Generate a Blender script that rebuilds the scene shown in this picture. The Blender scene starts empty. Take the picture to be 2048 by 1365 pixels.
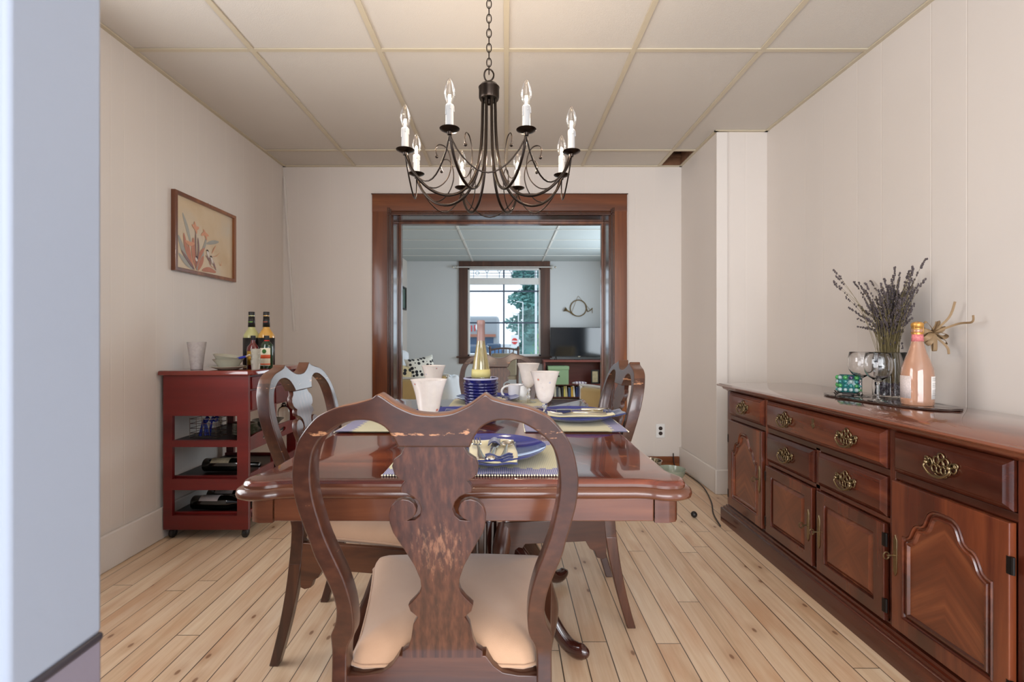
import bpy, bmesh, math, random
from mathutils import Vector, Matrix, noise
SC = bpy.context.scene
PI = math.pi
# ------------------------------------------------------------------ camera, world, light, exposure
cam = bpy.data.cameras.new('camera')
camo = bpy.data.objects.new('camera', cam)
SC.collection.objects.link(camo)
camo.location = (0, 0, 1.045)
camo.rotation_euler = (PI / 2, 0, 0)
cam.sensor_width = 36
cam.lens = 36 * 950 / 2048
cam.shift_x = 0.0054
cam.shift_y = -0.0032
cam.clip_start = 0.02
cam.dof.use_dof = True
cam.dof.focus_distance = 1.5
cam.dof.aperture_fstop = 6.3
SC.camera = camo
SC.view_settings.view_transform = 'Standard'
SC.view_settings.look = 'None'
SC.view_settings.exposure = 0.52
SC.view_settings.gamma = 1.0
SC.view_settings.use_curve_mapping = False
try:
    SC.cycles.max_bounces = 10
    SC.cycles.transparent_max_bounces = 16
    SC.cycles.use_denoising = True
    SC.cycles.sample_clamp_indirect = 6
    SC.cycles.caustics_refractive = True
except Exception:
    pass
WORLD_STRENGTH = 1.15
BULB_WATTS = 1.6
WINDOW_RADIANCE = 4.9
w = bpy.data.worlds.new('sky')
SC.world = w
w.use_nodes = True
bg = w.node_tree.nodes['Background']
bg.inputs[0].default_value = (0.80, 0.91, 1.0, 1)
bg.inputs[1].default_value = WORLD_STRENGTH

def daylight(loc, rot, sx, sy, is_portal=False, k=1.0, col=(.97, .97, 1.0)):
    l = bpy.data.lights.new('window_and_added_light', 'AREA')
    l.shape = 'RECTANGLE'; l.size = sx; l.size_y = sy
    if is_portal: l.cycles.is_portal = True
    else: l.energy = WINDOW_RADIANCE * math.pi * sx * sy * k; l.color = col
    o = bpy.data.objects.new('window_and_added_light', l)
    SC.collection.objects.link(o)
    o.location = loc; o.rotation_euler = rot
    return o
daylight((-.04, 8.72, 1.50), (-PI / 2, 0, 0), 1.30, 1.62, True)     # front window of the living room
daylight((1.96, 6.3, 1.45), (0, PI / 2, 0), 1.5, 2.4, k=.62, col=(.84, .93, 1.0))               # added unseen side window, to brighten the living room
daylight((-1.86, 1.22, 1.50), (0, -PI / 2, 0), 1.15, 1.2)           # added window on the hidden left wall, to brighten the dining room
daylight((-.2, -2.56, 1.35), (PI / 2, 0, 0), 3.4, 1.9, k=1.15)      # windows of the room behind the camera
daylight((2.36, -1.1, 1.35), (0, PI / 2, 0), 1.9, 1.6)

# ------------------------------------------------------------------ materials
def s2l(c):
    c = c / 255.0
    return c / 12.92 if c <= .04045 else ((c + .055) / 1.055) ** 2.4
def rgb(r, g, b):
    return (s2l(r), s2l(g), s2l(b), 1)

class N:
    def __init__(s, name):
        s.m = bpy.data.materials.new(name); s.m.use_nodes = True
        s.t = s.m.node_tree; s.n = s.t.nodes; s.b = s.n['Principled BSDF']
    def a(s, typ, ins=None, **kw):
        nd = s.n.new(typ)
        for k, v in kw.items(): setattr(nd, k, v)
        for k, v in (ins or {}).items():
            if isinstance(v, bpy.types.NodeSocket): s.t.links.new(v, nd.inputs[k])
            else: nd.inputs[k].default_value = v
        return nd
    def set(s, k, v):
        if isinstance(v, bpy.types.NodeSocket): s.t.links.new(v, s.b.inputs[k])
        else: s.b.inputs[k].default_value = v
    def math(s, op, a, b=0.0, c=0.0):
        return s.a('ShaderNodeMath', {0: a, 1: b, 2: c}, operation=op).outputs[0]
    def obj(s): return s.a('ShaderNodeTexCoord').outputs['Object']
    def pos(s): return s.a('ShaderNodeNewGeometry').outputs['Position']
    def map(s, v, scale=(1, 1, 1), rot=(0, 0, 0), loc=(0, 0, 0)):
        return s.a('ShaderNodeMapping', {'Vector': v, 'Scale': scale, 'Rotation': rot, 'Location': loc}).outputs[0]
    def noise(s, v, scale=5, detail=4, rough=.55, dist=0):
        return s.a('ShaderNodeTexNoise', {'Vector': v, 'Scale': scale, 'Detail': detail, 'Roughness': rough, 'Distortion': dist}).outputs['Fac']
    def ramp(s, f, stops, interp='LINEAR'):
        r = s.a('ShaderNodeValToRGB', {'Fac': f}); cr = r.color_ramp; cr.interpolation = interp
        while len(cr.elements) < len(stops): cr.elements.new(.5)
        for e, (p, c) in zip(cr.elements, stops): e.position = p; e.color = c
        return r.outputs['Color']
    def mix(s, f, a, b, mode='MIX'):
        nd = s.a('ShaderNodeMix', data_type='RGBA', blend_type=mode)
        for k, v in ((0, f), (6, a), (7, b)):
            if isinstance(v, bpy.types.NodeSocket): s.t.links.new(v, nd.inputs[k])
            else: nd.inputs[k].default_value = v
        return nd.outputs[2]
    def bump(s, h, dist=.001, strength=1.0):
        s.set('Normal', s.a('ShaderNodeBump', {'Height': h, 'Distance': dist, 'Strength': strength}).outputs[0])

def flat(name, col, rough=.5, metal=0, coat=0, var=.06, bump=0, scale=30, trans=0, ior=1.45, sheen=0):
    k = N(name)
    if var:
        f = k.noise(k.obj(), scale, 3)
        c = k.mix(f, (col[0] * (1 - var), col[1] * (1 - var), col[2] * (1 - var), 1),
                  (min(1, col[0] * (1 + var)), min(1, col[1] * (1 + var)), min(1, col[2] * (1 + var)), 1))
        k.set('Base Color', c)
        if bump: k.bump(f, bump)
    else: k.set('Base Color', col)
    k.set('Roughness', rough); k.set('Metallic', metal); k.set('Coat Weight', coat); k.set('Coat Roughness', .08)
    k.set('Transmission Weight', trans); k.set('IOR', ior)
    if sheen: k.set('Sheen Weight', sheen); k.set('Sheen Roughness', .5)
    return k.m

def wood(name, dark, mid, light, axis='Z', rough=.32, coat=.35, scale=1.0, wear=None, fold=None, coat_rough=.12):
    k = N(name)
    co = k.obj()
    if fold:                                                    # book-matched veneer
        sp = k.a('ShaderNodeSeparateXYZ', {0: co})
        y = k.math('ABSOLUTE', sp.outputs['Y'])
        z = k.math('ABSOLUTE', sp.outputs['Z']) if fold == 4 else sp.outputs['Z']
        co = k.a('ShaderNodeCombineXYZ', {0: sp.outputs['X'], 1: y, 2: z}).outputs[0]
        co = k.map(co, rot=(-.85 if fold == 2 else .78, 0, 0))
    else:
        rnd = k.a('ShaderNodeObjectInfo').outputs['Random']
        off = k.math('MULTIPLY', rnd, 3.0)
        co = k.a('ShaderNodeVectorMath', {0: co, 1: k.a('ShaderNodeCombineXYZ', {0: off, 1: off, 2: off}).outputs[0]}, operation='ADD').outputs[0]
    st = {'X': (1.6, 22, 22), 'Y': (22, 1.6, 22), 'Z': (22, 22, 1.6)}[axis]
    st = tuple(v * scale for v in st)
    m = k.map(co, scale=st)
    f1 = k.noise(m, 1.0, 6, .6, .6)
    f2 = k.noise(k.map(co, scale=tuple(v * .22 for v in st)), 1.0, 3, .5, .8)
    f = k.math('ADD', k.math('MULTIPLY', f1, .5), k.math('MULTIPLY', f2, .5))
    c = k.ramp(f, [(.32, dark), (.5, mid), (.68, light)])
    fine = k.noise(k.map(co, scale=tuple(v * 5 for v in st)), 1.0, 2)
    c = k.mix(k.math('MULTIPLY', fine, .35), c, dark)
    if wear is not None:                                       # rubbed spots with a shape of their own
        wn = k.noise(co, 5.0, 8, .72)
        wf = k.ramp(wn, [(.66, (0, 0, 0, 1)), (.72, (1, 1, 1, 1))])
        c = k.mix(k.math('MULTIPLY', wf, .8), c, wear)
    k.set('Base Color', c)
    k.set('Roughness', rough); k.set('Coat Weight', coat); k.set('Coat Roughness', coat_rough)
    k.bump(fine, .0002, .5)
    return k.m

M = {}
CD, CM, CL = rgb(34, 17, 12), rgb(70, 37, 25), rgb(112, 66, 42)
M['chair'] = wood('chair_walnut', CD, CM, CL, 'Z', .3, .5, .8)
M['chair_x'] = wood('chair_walnut_cross', CD, CM, CL, 'X', .3, .5, .8)
M['chair_y'] = wood('chair_walnut_deep', CD, CM, CL, 'Y', .3, .5, .8)
M['chair_far_lit'] = wood('chair_walnut_lit', rgb(96, 50, 34), rgb(128, 72, 50), rgb(150, 90, 62), 'Z', .35, .4, .6)  # unused walnut copy with the far chair's light in its colour

def splat_mat():
    k = N('splat_walnut_worn')
    co = k.obj()
    rnd = k.math('MULTIPLY', k.a('ShaderNodeObjectInfo').outputs['Random'], 2.0)
    co2 = k.a('ShaderNodeVectorMath', {0: co, 1: k.a('ShaderNodeCombineXYZ', {0: rnd, 1: 0.0, 2: rnd}).outputs[0]}, operation='ADD').outputs[0]
    wv = k.a('ShaderNodeTexWave', {'Vector': k.map(co2, scale=(1, 1, .10)), 'Scale': 16, 'Distortion': 9, 'Detail': 2, 'Detail Scale': .6}, wave_type='BANDS', bands_direction='X').outputs['Fac']
    fn = k.noise(k.map(co2, scale=(150, 150, 7)), 1, 3)
    c = k.ramp(k.math('ADD', k.math('MULTIPLY', wv, .16), k.math('MULTIPLY', fn, .84)), [(.30, rgb(52, 27, 19)), (.5, rgb(70, 38, 27)), (.72, rgb(92, 53, 37))])
    # rubbed patch on the middle of the splat
    sp = k.a('ShaderNodeSeparateXYZ', {0: co})
    dx = k.math('MULTIPLY', sp.outputs['X'], 15.0)
    dz = k.math('MULTIPLY', k.math('SUBTRACT', sp.outputs['Z'], .665), 13.0)
    d = k.math('SQRT', k.math('ADD', k.math('MULTIPLY', dx, dx), k.math('MULTIPLY', dz, dz)))
    msk = k.math('SUBTRACT', 1.0, d); msk = k.math('MAXIMUM', msk, 0.0)
    st = k.noise(k.map(co, scale=(160, 160, 24)), 1, 8, .7)
    wf = k.ramp(k.math('ADD', k.math('MULTIPLY', msk, .24), st), [(.63, (0, 0, 0, 1)), (.80, (1, 1, 1, 1))])
    c = k.mix(k.math('MULTIPLY', wf, .55), c, rgb(166, 116, 86))
    k.set('Base Color', c); k.set('Roughness', .3); k.set('Coat Weight', .5); k.set('Coat Roughness', .14)
    return k.m
M['splat'] = splat_mat()

def frame_mat(top_wear=.55, nm='back_frame_walnut_worn'):
    k = N(nm)
    co = k.obj()
    f = k.noise(k.map(co, scale=(9, 9, 9)), 1, 5, .6)
    fn = k.noise(k.map(co, scale=(40, 60, 60)), 1, 4)
    c = k.ramp(k.math('ADD', k.math('MULTIPLY', f, .6), k.math('MULTIPLY', fn, .4)), [(.32, rgb(46, 24, 17)), (.52, rgb(66, 36, 25)), (.72, rgb(92, 54, 37))])
    geo = k.a('ShaderNodeNewGeometry')
    wn = k.noise(k.map(co, scale=(22, 22, 90)), 1, 8, .7)
    sp = k.a('ShaderNodeSeparateXYZ', {0: co})
    band = k.math('SUBTRACT', 1.0, k.math('MULTIPLY', k.math('ABSOLUTE', k.math('SUBTRACT', sp.outputs['Z'], .885)), 90.0))
    band = k.math('MAXIMUM', band, 0.0)
    wf = k.ramp(k.math('ADD', wn, k.math('MULTIPLY', band, .14)), [(.685, (0, 0, 0, 1)), (.70, (1, 1, 1, 1))])
    c = k.mix(k.math('MULTIPLY', wf, .8), c, rgb(196, 140, 100))
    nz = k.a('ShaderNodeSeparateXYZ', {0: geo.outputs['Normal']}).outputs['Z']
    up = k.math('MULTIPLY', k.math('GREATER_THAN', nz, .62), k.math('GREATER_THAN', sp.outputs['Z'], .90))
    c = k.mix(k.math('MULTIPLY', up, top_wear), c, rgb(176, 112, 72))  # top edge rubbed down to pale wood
    k.set('Base Color', c); k.set('Roughness', .3); k.set('Coat Weight', .5); k.set('Coat Roughness', .14)
    k.bump(wn, .0003, .3)
    return k.m
M['frame'] = frame_mat()
M['frame_less'] = frame_mat(.12, 'back_frame_walnut')

def tabletop_mat():
    k = N('tabletop_mahogany')
    co = k.obj()
    f = k.noise(k.map(co, scale=(1.3, 20, 20)), 1, 6, .6, .5)
    f2 = k.noise(k.map(co, scale=(.5, 7, 7)), 1, 3, .5)
    g = k.math('ADD', k.math('MULTIPLY', f, .55), k.math('MULTIPLY', f2, .45))
    c = k.ramp(g, [(.36, rgb(58, 18, 9)), (.5, rgb(96, 36, 19)), (.62, rgb(142, 70, 38))])
    fine = k.noise(k.map(co, scale=(9, 160, 160)), 1, 3)
    c = k.mix(k.math('MULTIPLY', fine, .4), c, rgb(84, 30, 18))
    k.set('Base Color', c); k.set('Roughness', .16); k.set('Coat Weight', 1.0); k.set('Coat Roughness', .025); k.set('IOR', 1.5)
    sc = k.noise(k.map(co, scale=(3, 3, 3)), 1, 2)
    k.bump(sc, .0012, .25)
    return k.m
M['tabletop'] = tabletop_mat()
M['apron'] = wood('apron_mahogany', rgb(62, 31, 18), rgb(102, 56, 34), rgb(138, 82, 50), 'X', .26, .5, .7)
M['pedestal'] = wood('pedestal_mahogany', rgb(26, 12, 9), rgb(54, 22, 16), rgb(80, 38, 26), 'Z', .15, .8)
M['sb'] = wood('sideboard_mahogany', rgb(46, 18, 11), rgb(92, 40, 24), rgb(142, 74, 42), 'Y', .26, .6, .6)
M['sb_z'] = wood('sideboard_mahogany_upright', rgb(46, 18, 11), rgb(92, 40, 24), rgb(142, 74, 42), 'Z', .26, .6, .6)
M['sb_top'] = wood('sideboard_top', rgb(84, 38, 22), rgb(116, 58, 34), rgb(140, 78, 48), 'Y', .2, 1.0, .6, coat_rough=.05)
M['sb_v2'] = wood('sideboard_veneer_chevron', rgb(70, 30, 17), rgb(120, 62, 36), rgb(186, 116, 72), 'Z', .3, .5, .9, fold=2)
M['sb_v4'] = wood('sideboard_veneer_starburst', rgb(70, 30, 17), rgb(120, 62, 36), rgb(186, 116, 72), 'Z', .3, .5, .9, fold=4)
M['casing'] = wood('casing_stained_pine', rgb(62, 27, 12), rgb(122, 66, 32), rgb(172, 110, 60), 'Z', .32, .5, .45)
M['casing_x'] = wood('casing_stained_pine_cross', rgb(62, 27, 12), rgb(122, 66, 32), rgb(172, 110, 60), 'X', .32, .5, .45)
M['jamb'] = wood('jamb_dark_stain', rgb(44, 22, 14), rgb(70, 36, 24), rgb(92, 50, 34), 'Z', .22, .8, .4)
M['wincase'] = wood('window_casing_stain', rgb(60, 36, 28), rgb(88, 56, 42), rgb(118, 78, 58), 'Z', .4, .2, .5)
M['cart'] = wood('cart_red_stain', rgb(70, 10, 11), rgb(108, 20, 18), rgb(130, 34, 28), 'X', .36, .25, .35)
M['cart_top'] = wood('cart_top_red', rgb(88, 22, 16), rgb(122, 36, 24), rgb(140, 50, 34), 'X', .14, 1, .35, coat_rough=.04)
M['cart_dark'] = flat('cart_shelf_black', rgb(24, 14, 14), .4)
M['rubber'] = flat('black_rubber', rgb(28, 24, 23), .45)
M['tvstand'] = wood('tv_stand_cherry', rgb(86, 34, 26), rgb(112, 48, 38), rgb(130, 62, 48), 'X', .4, .2, .5)

def floor_mat():
    k = N('floor_pine_boards')
    p = k.a('ShaderNodeSeparateXYZ', {0: k.pos()})
    W = .0835
    u = k.math('DIVIDE', k.math('ADD', p.outputs['X'], 20.03), W)
    row = k.math('FLOOR', u)
    fu = k.math('FRACT', u)
    r = k.a('ShaderNodeTexWhiteNoise', {'W': row}, noise_dimensions='1D').outputs['Value']
    v = k.math('DIVIDE', k.math('ADD', p.outputs['Y'], k.math('MULTIPLY', r, 31.0)), 1.75)
    seg = k.math('FLOOR', v); fv = k.math('FRACT', v)
    idv = k.a('ShaderNodeCombineXYZ', {0: row, 1: seg, 2: 0.0}).outputs[0]
    rnd = k.a('ShaderNodeTexWhiteNoise', {'Vector': idv}, noise_dimensions='3D').outputs['Value']
    off = k.math('MULTIPLY', rnd, 50.0)
    co = k.a('ShaderNodeCombineXYZ', {0: k.math('ADD', p.outputs['X'], off), 1: k.math('ADD', p.outputs['Y'], off), 2: off}).outputs[0]
    grain = k.noise(k.map(co, scale=(45, 2.0, 1)), 1, 6, .6, .9)
    wav = k.noise(k.map(co, scale=(11, .8, 1)), 1, 4, .55, 1.2)
    g = k.math('ADD', k.math('MULTIPLY', grain, .45), k.math('MULTIPLY', wav, .55))
    c = k.ramp(g, [(.30, rgb(204, 172, 138)), (.46, rgb(226, 198, 166)), (.60, rgb(234, 212, 184)), (.75, rgb(240, 224, 202))])
    tone = k.ramp(rnd, [(0, rgb(214, 184, 160)), (.5, rgb(255, 252, 246)), (1, rgb(238, 218, 200))])
    c = k.mix(.35, c, tone, 'MULTIPLY')
    fine = k.noise(k.map(co, scale=(220, 9, 1)), 1, 3)
    c = k.mix(k.math('MULTIPLY', k.math('SUBTRACT', fine, .35), .30), c, rgb(150, 100, 64))
    # reddish heartwood patches
    pt = k.ramp(k.noise(k.map(co, scale=(9, 2.2, 1)), 1, 3), [(.54, (0, 0, 0, 1)), (.70, (1, 1, 1, 1))])
    c = k.mix(k.math('MULTIPLY', pt, .55), c, rgb(196, 144, 104))
    # knots
    vo = k.a('ShaderNodeTexVoronoi', {'Vector': k.map(co, scale=(6.5, 3.4, 1)), 'Scale': 1.0, 'Randomness': 1.0}, voronoi_dimensions='2D')
    kn = k.ramp(vo.outputs['Distance'], [(.030, (1, 1, 1, 1)), (.050, (0, 0, 0, 1))])
    gate = k.math('GREATER_THAN', k.a('ShaderNodeSeparateColor', {0: vo.outputs['Color']}).outputs[0], .45)
    c = k.mix(k.math('MULTIPLY', k.math('MULTIPLY', kn, gate), .75), c, rgb(92, 58, 38))
    halo = k.ramp(vo.outputs['Distance'], [(.05, (1, 1, 1, 1)), (.22, (0, 0, 0, 1))])
    c = k.mix(k.math('MULTIPLY', k.math('MULTIPLY', halo, gate), .3), c, rgb(160, 104, 64))
    # gaps
    gw = k.math('ADD', .009, k.math('MULTIPLY', r, .018))
    e1 = k.math('LESS_THAN', k.math('MINIMUM', fu, k.math('SUBTRACT', 1.0, fu)), gw)
    e2 = k.math('LESS_THAN', fv, .0016)
    gap = k.math('MAXIMUM', e1, e2)
    c = k.mix(k.math('MULTIPLY', gap, .88), c, rgb(48, 30, 22))
    k.set('Base Color', c); k.set('Roughness', .36); k.set('Coat Weight', .35); k.set('Coat Roughness', .22)
    h = k.math('SUBTRACT', k.math('MULTIPLY', grain, .12), gap)
    k.bump(h, .0012, .6)
    return k.m
M['floor'] = floor_mat()

def wall_mat(name, col, axis, pitch=.2, phase=0.0):
    """painted tongue-and-groove panelling: fine grooves along the height"""
    k = N(name)
    p = k.a('ShaderNodeSeparateXYZ', {0: k.pos()})
    u = k.math('DIVIDE', k.math('ADD', p.outputs[axis], 10 + phase), pitch)
    f = k.math('FRACT', u)
    d = k.math('MULTIPLY', k.math('MINIMUM', f, k.math('SUBTRACT', 1.0, f)), pitch)
    d2 = k.math('MULTIPLY', k.math('ABSOLUTE', k.math('SUBTRACT', f, .37)), pitch)
    dd = k.math('MINIMUM', d, d2)
    g = k.math('MINIMUM', k.math('DIVIDE', dd, .0035), 1.0)
    n = k.noise(k.pos(), 1.3, 3, .5)
    n2 = k.noise(k.map(k.pos(), scale=(9, 9, .8)), 1, 4)
    c = k.mix(n, (col[0] * .96, col[1] * .95, col[2] * .94, 1), (min(1, col[0] * 1.03), min(1, col[1] * 1.03), min(1, col[2] * 1.04), 1))
    gm = k.math('MULTIPLY', k.math('SUBTRACT', 1.0, g), .25)  # grooves coloured lighter, as bevels catching the light
    c = k.mix(gm, c, (min(1, col[0] * 1.25), min(1, col[1] * 1.25), min(1, col[2] * 1.22), 1))
    k.set('Base Color', c); k.set('Roughness', .55); k.set('Specular IOR Level', .35)
    k.bump(k.math('ADD', k.math('MULTIPLY', g, .7), k.math('MULTIPLY', n2, .25)), .0014, .7)
    return k.m
WALLC = rgb(213, 205, 197)
M['wall_l'] = wall_mat('painted_panelling_left', WALLC, 'Y', .203, .02)
M['wall_r'] = wall_mat('painted_panelling_right', WALLC, 'Y', .41, .09)
M['wall_b'] = wall_mat('painted_panelling_back', WALLC, 'X', .41, .03)
M['wall_far'] = flat('living_room_paint', rgb(206, 210, 212), .6, var=.02, scale=2)
M['trimw'] = flat('white_trim_paint', rgb(216, 209, 202), .45, var=.02, scale=3)
M['near'] = flat('near_wall_paint', rgb(142, 148, 160), .6, var=.03, scale=3)
M['nearlow'] = flat('near_wall_lower_paint', rgb(120, 112, 122), .5, var=.15, scale=8)
def tile_mat():
    k = N('ceiling_tile_board')
    n = k.noise(k.pos(), 260, 2)
    n2 = k.noise(k.pos(), 1.2, 3)
    c = k.mix(n2, rgb(198, 190, 180), rgb(208, 202, 192))
    k.set('Base Color', c); k.set('Roughness', .85); k.bump(n, .0012, .7)
    return k.m
M['tile'] = tile_mat()
M['grid'] = flat('ceiling_grid_cream', rgb(196, 184, 160), .45, var=.04, scale=4)
M['grid_far'] = flat('ceiling_grid_white', rgb(222, 224, 220), .35, var=.02)
M['plenum'] = flat('old_plaster_and_lath', rgb(120, 84, 60), .9, var=.5, scale=14)
M['bronze'] = flat('oil_rubbed_bronze', rgb(56, 48, 43), .28, metal=1, var=.1)
M['brass'] = flat('antique_brass', rgb(142, 124, 94), .34, metal=1, var=.3, scale=80)
M['blackm'] = flat('black_iron', rgb(34, 30, 28), .4, metal=.6)
M['silver'] = flat('silver_cutlery', rgb(226, 220, 208), .16, metal=1, var=.03)
M['candle'] = flat('candle_sleeve', rgb(172, 170, 168), .45, var=.03)
def fabric(name, c1, c2, scale=900):
    k = N(name)
    f = k.noise(k.obj(), 6, 5, .6); f2 = k.noise(k.obj(), scale, 2)
    c = k.mix(f, c1, c2)
    k.set('Base Color', k.mix(k.math('MULTIPLY', f2, .25), c, (c1[0] * .7, c1[1] * .7, c1[2] * .7, 1)))
    k.set('Roughness', .95); k.set('Sheen Weight', .5); k.set('Sheen Roughness', .5); k.bump(f2, .0006, .6)
    return k.m
M['suede'] = fabric('tan_suede_upholstery', rgb(176, 136, 106), rgb(204, 166, 134))
M['tanweave'] = fabric('tan_weave', rgb(150, 140, 118), rgb(176, 166, 146))
M['throw'] = fabric('white_throw', rgb(214, 220, 228), rgb(232, 236, 240), 300)
M['cane'] = fabric('honey_upholstery', rgb(196, 166, 108), rgb(212, 184, 130), 300)
M['whitew'] = flat('white_painted_wood', rgb(226, 226, 224), .35)

def glass(name, tint=(1, 1, 1, 1), rough=0.0, ior=1.45):
    k = N(name)
    k.set('Base Color', tint); k.set('Roughness', rough); k.set('Transmission Weight', 1.0); k.set('IOR', ior)
    return k.m
M['glass'] = glass('clear_glass')
M['glass_gold'] = flat('gold_green_wine_in_glass', rgb(226, 212, 150), .02, coat=1, trans=.82, var=.12, scale=30)
M['glass_green'] = glass('dark_green_glass', rgb(30, 80, 40))
M['rose'] = flat('rose_wine_in_glass', rgb(222, 172, 142), .05, coat=1, var=.03, trans=.55)
M['frost'] = flat('frosted_plastic', rgb(214, 210, 196), .4, trans=.45, var=.02)
def pane_mat():
    k = N('window_pane')
    tr = k.a('ShaderNodeBsdfTransparent', {0: (.96, .98, 1, 1)})
    gl = k.a('ShaderNodeBsdfGlossy', {'Color': (1, 1, 1, 1), 'Roughness': .02})
    fr = k.a('ShaderNodeFresnel', {'IOR': 1.12})
    mx = k.a('ShaderNodeMixShader', {0: fr.outputs[0], 1: tr.outputs[0], 2: gl.outputs[0]})
    k.t.links.new(mx.outputs[0], k.n['Material Output'].inputs[0])
    return k.m
M['pane'] = pane_mat()
def bulb_mat():
    k = N('bulb_glass')
    tr = k.a('ShaderNodeBsdfTransparent', {0: (1, .98, .95, 1)})
    gl = k.a('ShaderNodeBsdfGlossy', {'Color': (1, 1, 1, 1), 'Roughness': .03})
    fr = k.a('ShaderNodeFresnel', {'IOR': 1.5})
    f = k.math('MULTIPLY', fr.outputs[0], .8)
    mx = k.a('ShaderNodeMixShader', {0: f, 1: tr.outputs[0], 2: gl.outputs[0]})
    k.t.links.new(mx.outputs[0], k.n['Material Output'].inputs[0])
    return k.m
M['bulb'] = bulb_mat()
def emit(name, col, s):
    k = N(name); k.set('Base Color', (0, 0, 0, 1)); k.set('Emission Color', col); k.set('Emission Strength', s); return k.m
M['filament'] = emit('lit_filament', (1, .72, .42, 1), 60)
def goblet_mat():
    k = N('milk_glass_millefiori')
    co = k.obj()
    vo = k.a('ShaderNodeTexVoronoi', {'Vector': co, 'Scale': 34.0, 'Randomness': 1.0})
    ds = vo.outputs['Distance']
    sc = k.a('ShaderNodeSeparateColor', {0: vo.outputs['Color']})
    gate = k.math('GREATER_THAN', sc.outputs[0], .55)
    dot = k.math('MULTIPLY', k.math('LESS_THAN', ds, .20), gate)
    core = k.math('MULTIPLY', k.math('LESS_THAN', ds, .10), gate)
    hue = k.a('ShaderNodeHueSaturation', {'Hue': 0.5, 'Saturation': .5, 'Value': .7, 'Color': vo.outputs['Color']}).outputs[0]
    n = k.noise(co, 60, 4)
    c = k.mix(n, rgb(218, 206, 198), rgb(236, 226, 218))
    spk = k.ramp(k.noise(co, 130, 3), [(.68, (0, 0, 0, 1)), (.72, (1, 1, 1, 1))])
    c = k.mix(k.math('MULTIPLY', spk, .4), c, rgb(168, 160, 160))
    c = k.mix(k.math('MULTIPLY', dot, .8), c, hue)
    c = k.mix(core, c, rgb(190, 60, 50))
    k.set('Base Color', c); k.set('Roughness', .08); k.set('Coat Weight', .6); k.set('Coat Roughness', .03)
    k.set('Subsurface Weight', .35); k.set('Subsurface Radius', (.02, .02, .02)); k.set('Subsurface Scale', 1.0)
    return k.m
M['milk'] = goblet_mat()
M['plate'] = flat('cobalt_glaze', rgb(44, 54, 128), .1, coat=1, var=.12, scale=12)
M['plate_under'] = flat('dark_blue_underglaze', rgb(36, 40, 60), .4)
M['cobalt'] = flat('cobalt_ceramic', rgb(16, 19, 84), .1, coat=1, var=.3, scale=40)
def mat_mat():
    k = N('placemat_weave')
    sp = k.a('ShaderNodeSeparateXYZ', {0: k.obj()})
    ax = k.math('ABSOLUTE', sp.outputs['Y'])
    tooth = k.math('MULTIPLY', k.math('GREATER_THAN', k.math('FRACT', k.math('MULTIPLY', sp.outputs['X'], 34.0)), .5), .009)
    b = k.math('GREATER_THAN', ax, k.math('SUBTRACT', .122, tooth))
    wv = k.math('GREATER_THAN', k.math('FRACT', k.math('MULTIPLY', sp.outputs['X'], 230.0)), .6)
    cream = k.mix(k.math('MULTIPLY', wv, .35), rgb(204, 198, 168), rgb(150, 145, 122))
    blue = k.mix(k.math('MULTIPLY', wv, .55), rgb(120, 120, 164), rgb(206, 200, 190))
    k.set('Base Color', k.mix(b, cream, blue)); k.set('Roughness', .9)
    k.bump(wv, .0008, .5)
    return k.m
M['mat'] = mat_mat()
M['napkin'] = fabric('cream_napkin', rgb(214, 200, 150), rgb(226, 212, 168), 700)
M['napkin_blue'] = fabric('navy_napkin_lining', rgb(36, 42, 84), rgb(52, 58, 104), 700)
M['capsule'] = flat('dusty_pink_foil', rgb(142, 112, 106), .4, metal=0)
M['label_cream'] = flat('cream_label', rgb(222, 214, 190), .6)
M['label_yellow'] = flat('yellow_label', rgb(196, 184, 122), .5)
M['label_black'] = flat('black_label', rgb(26, 24, 24), .4, var=.2)
M['label_white'] = flat('white_label', rgb(236, 232, 228), .6)
M['gold'] = flat('gold_foil', rgb(202, 150, 78), .35, metal=.6, var=.2, scale=60)
M['red'] = flat('signal_red', rgb(210, 40, 34), .5)
M['orange'] = flat('label_orange', rgb(210, 90, 50), .5)
M['white'] = flat('plain_white', rgb(236, 236, 236), .5)
M['ink'] = flat('ink_grey', rgb(90, 90, 92), .7)

# ------------------------------------------------------------------ geometry helpers
def clear_smooth(me, ang=35):
    me.polygons.foreach_set('use_smooth', [True] * len(me.polygons))
    me.set_sharp_from_angle(angle=math.radians(ang))

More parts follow.
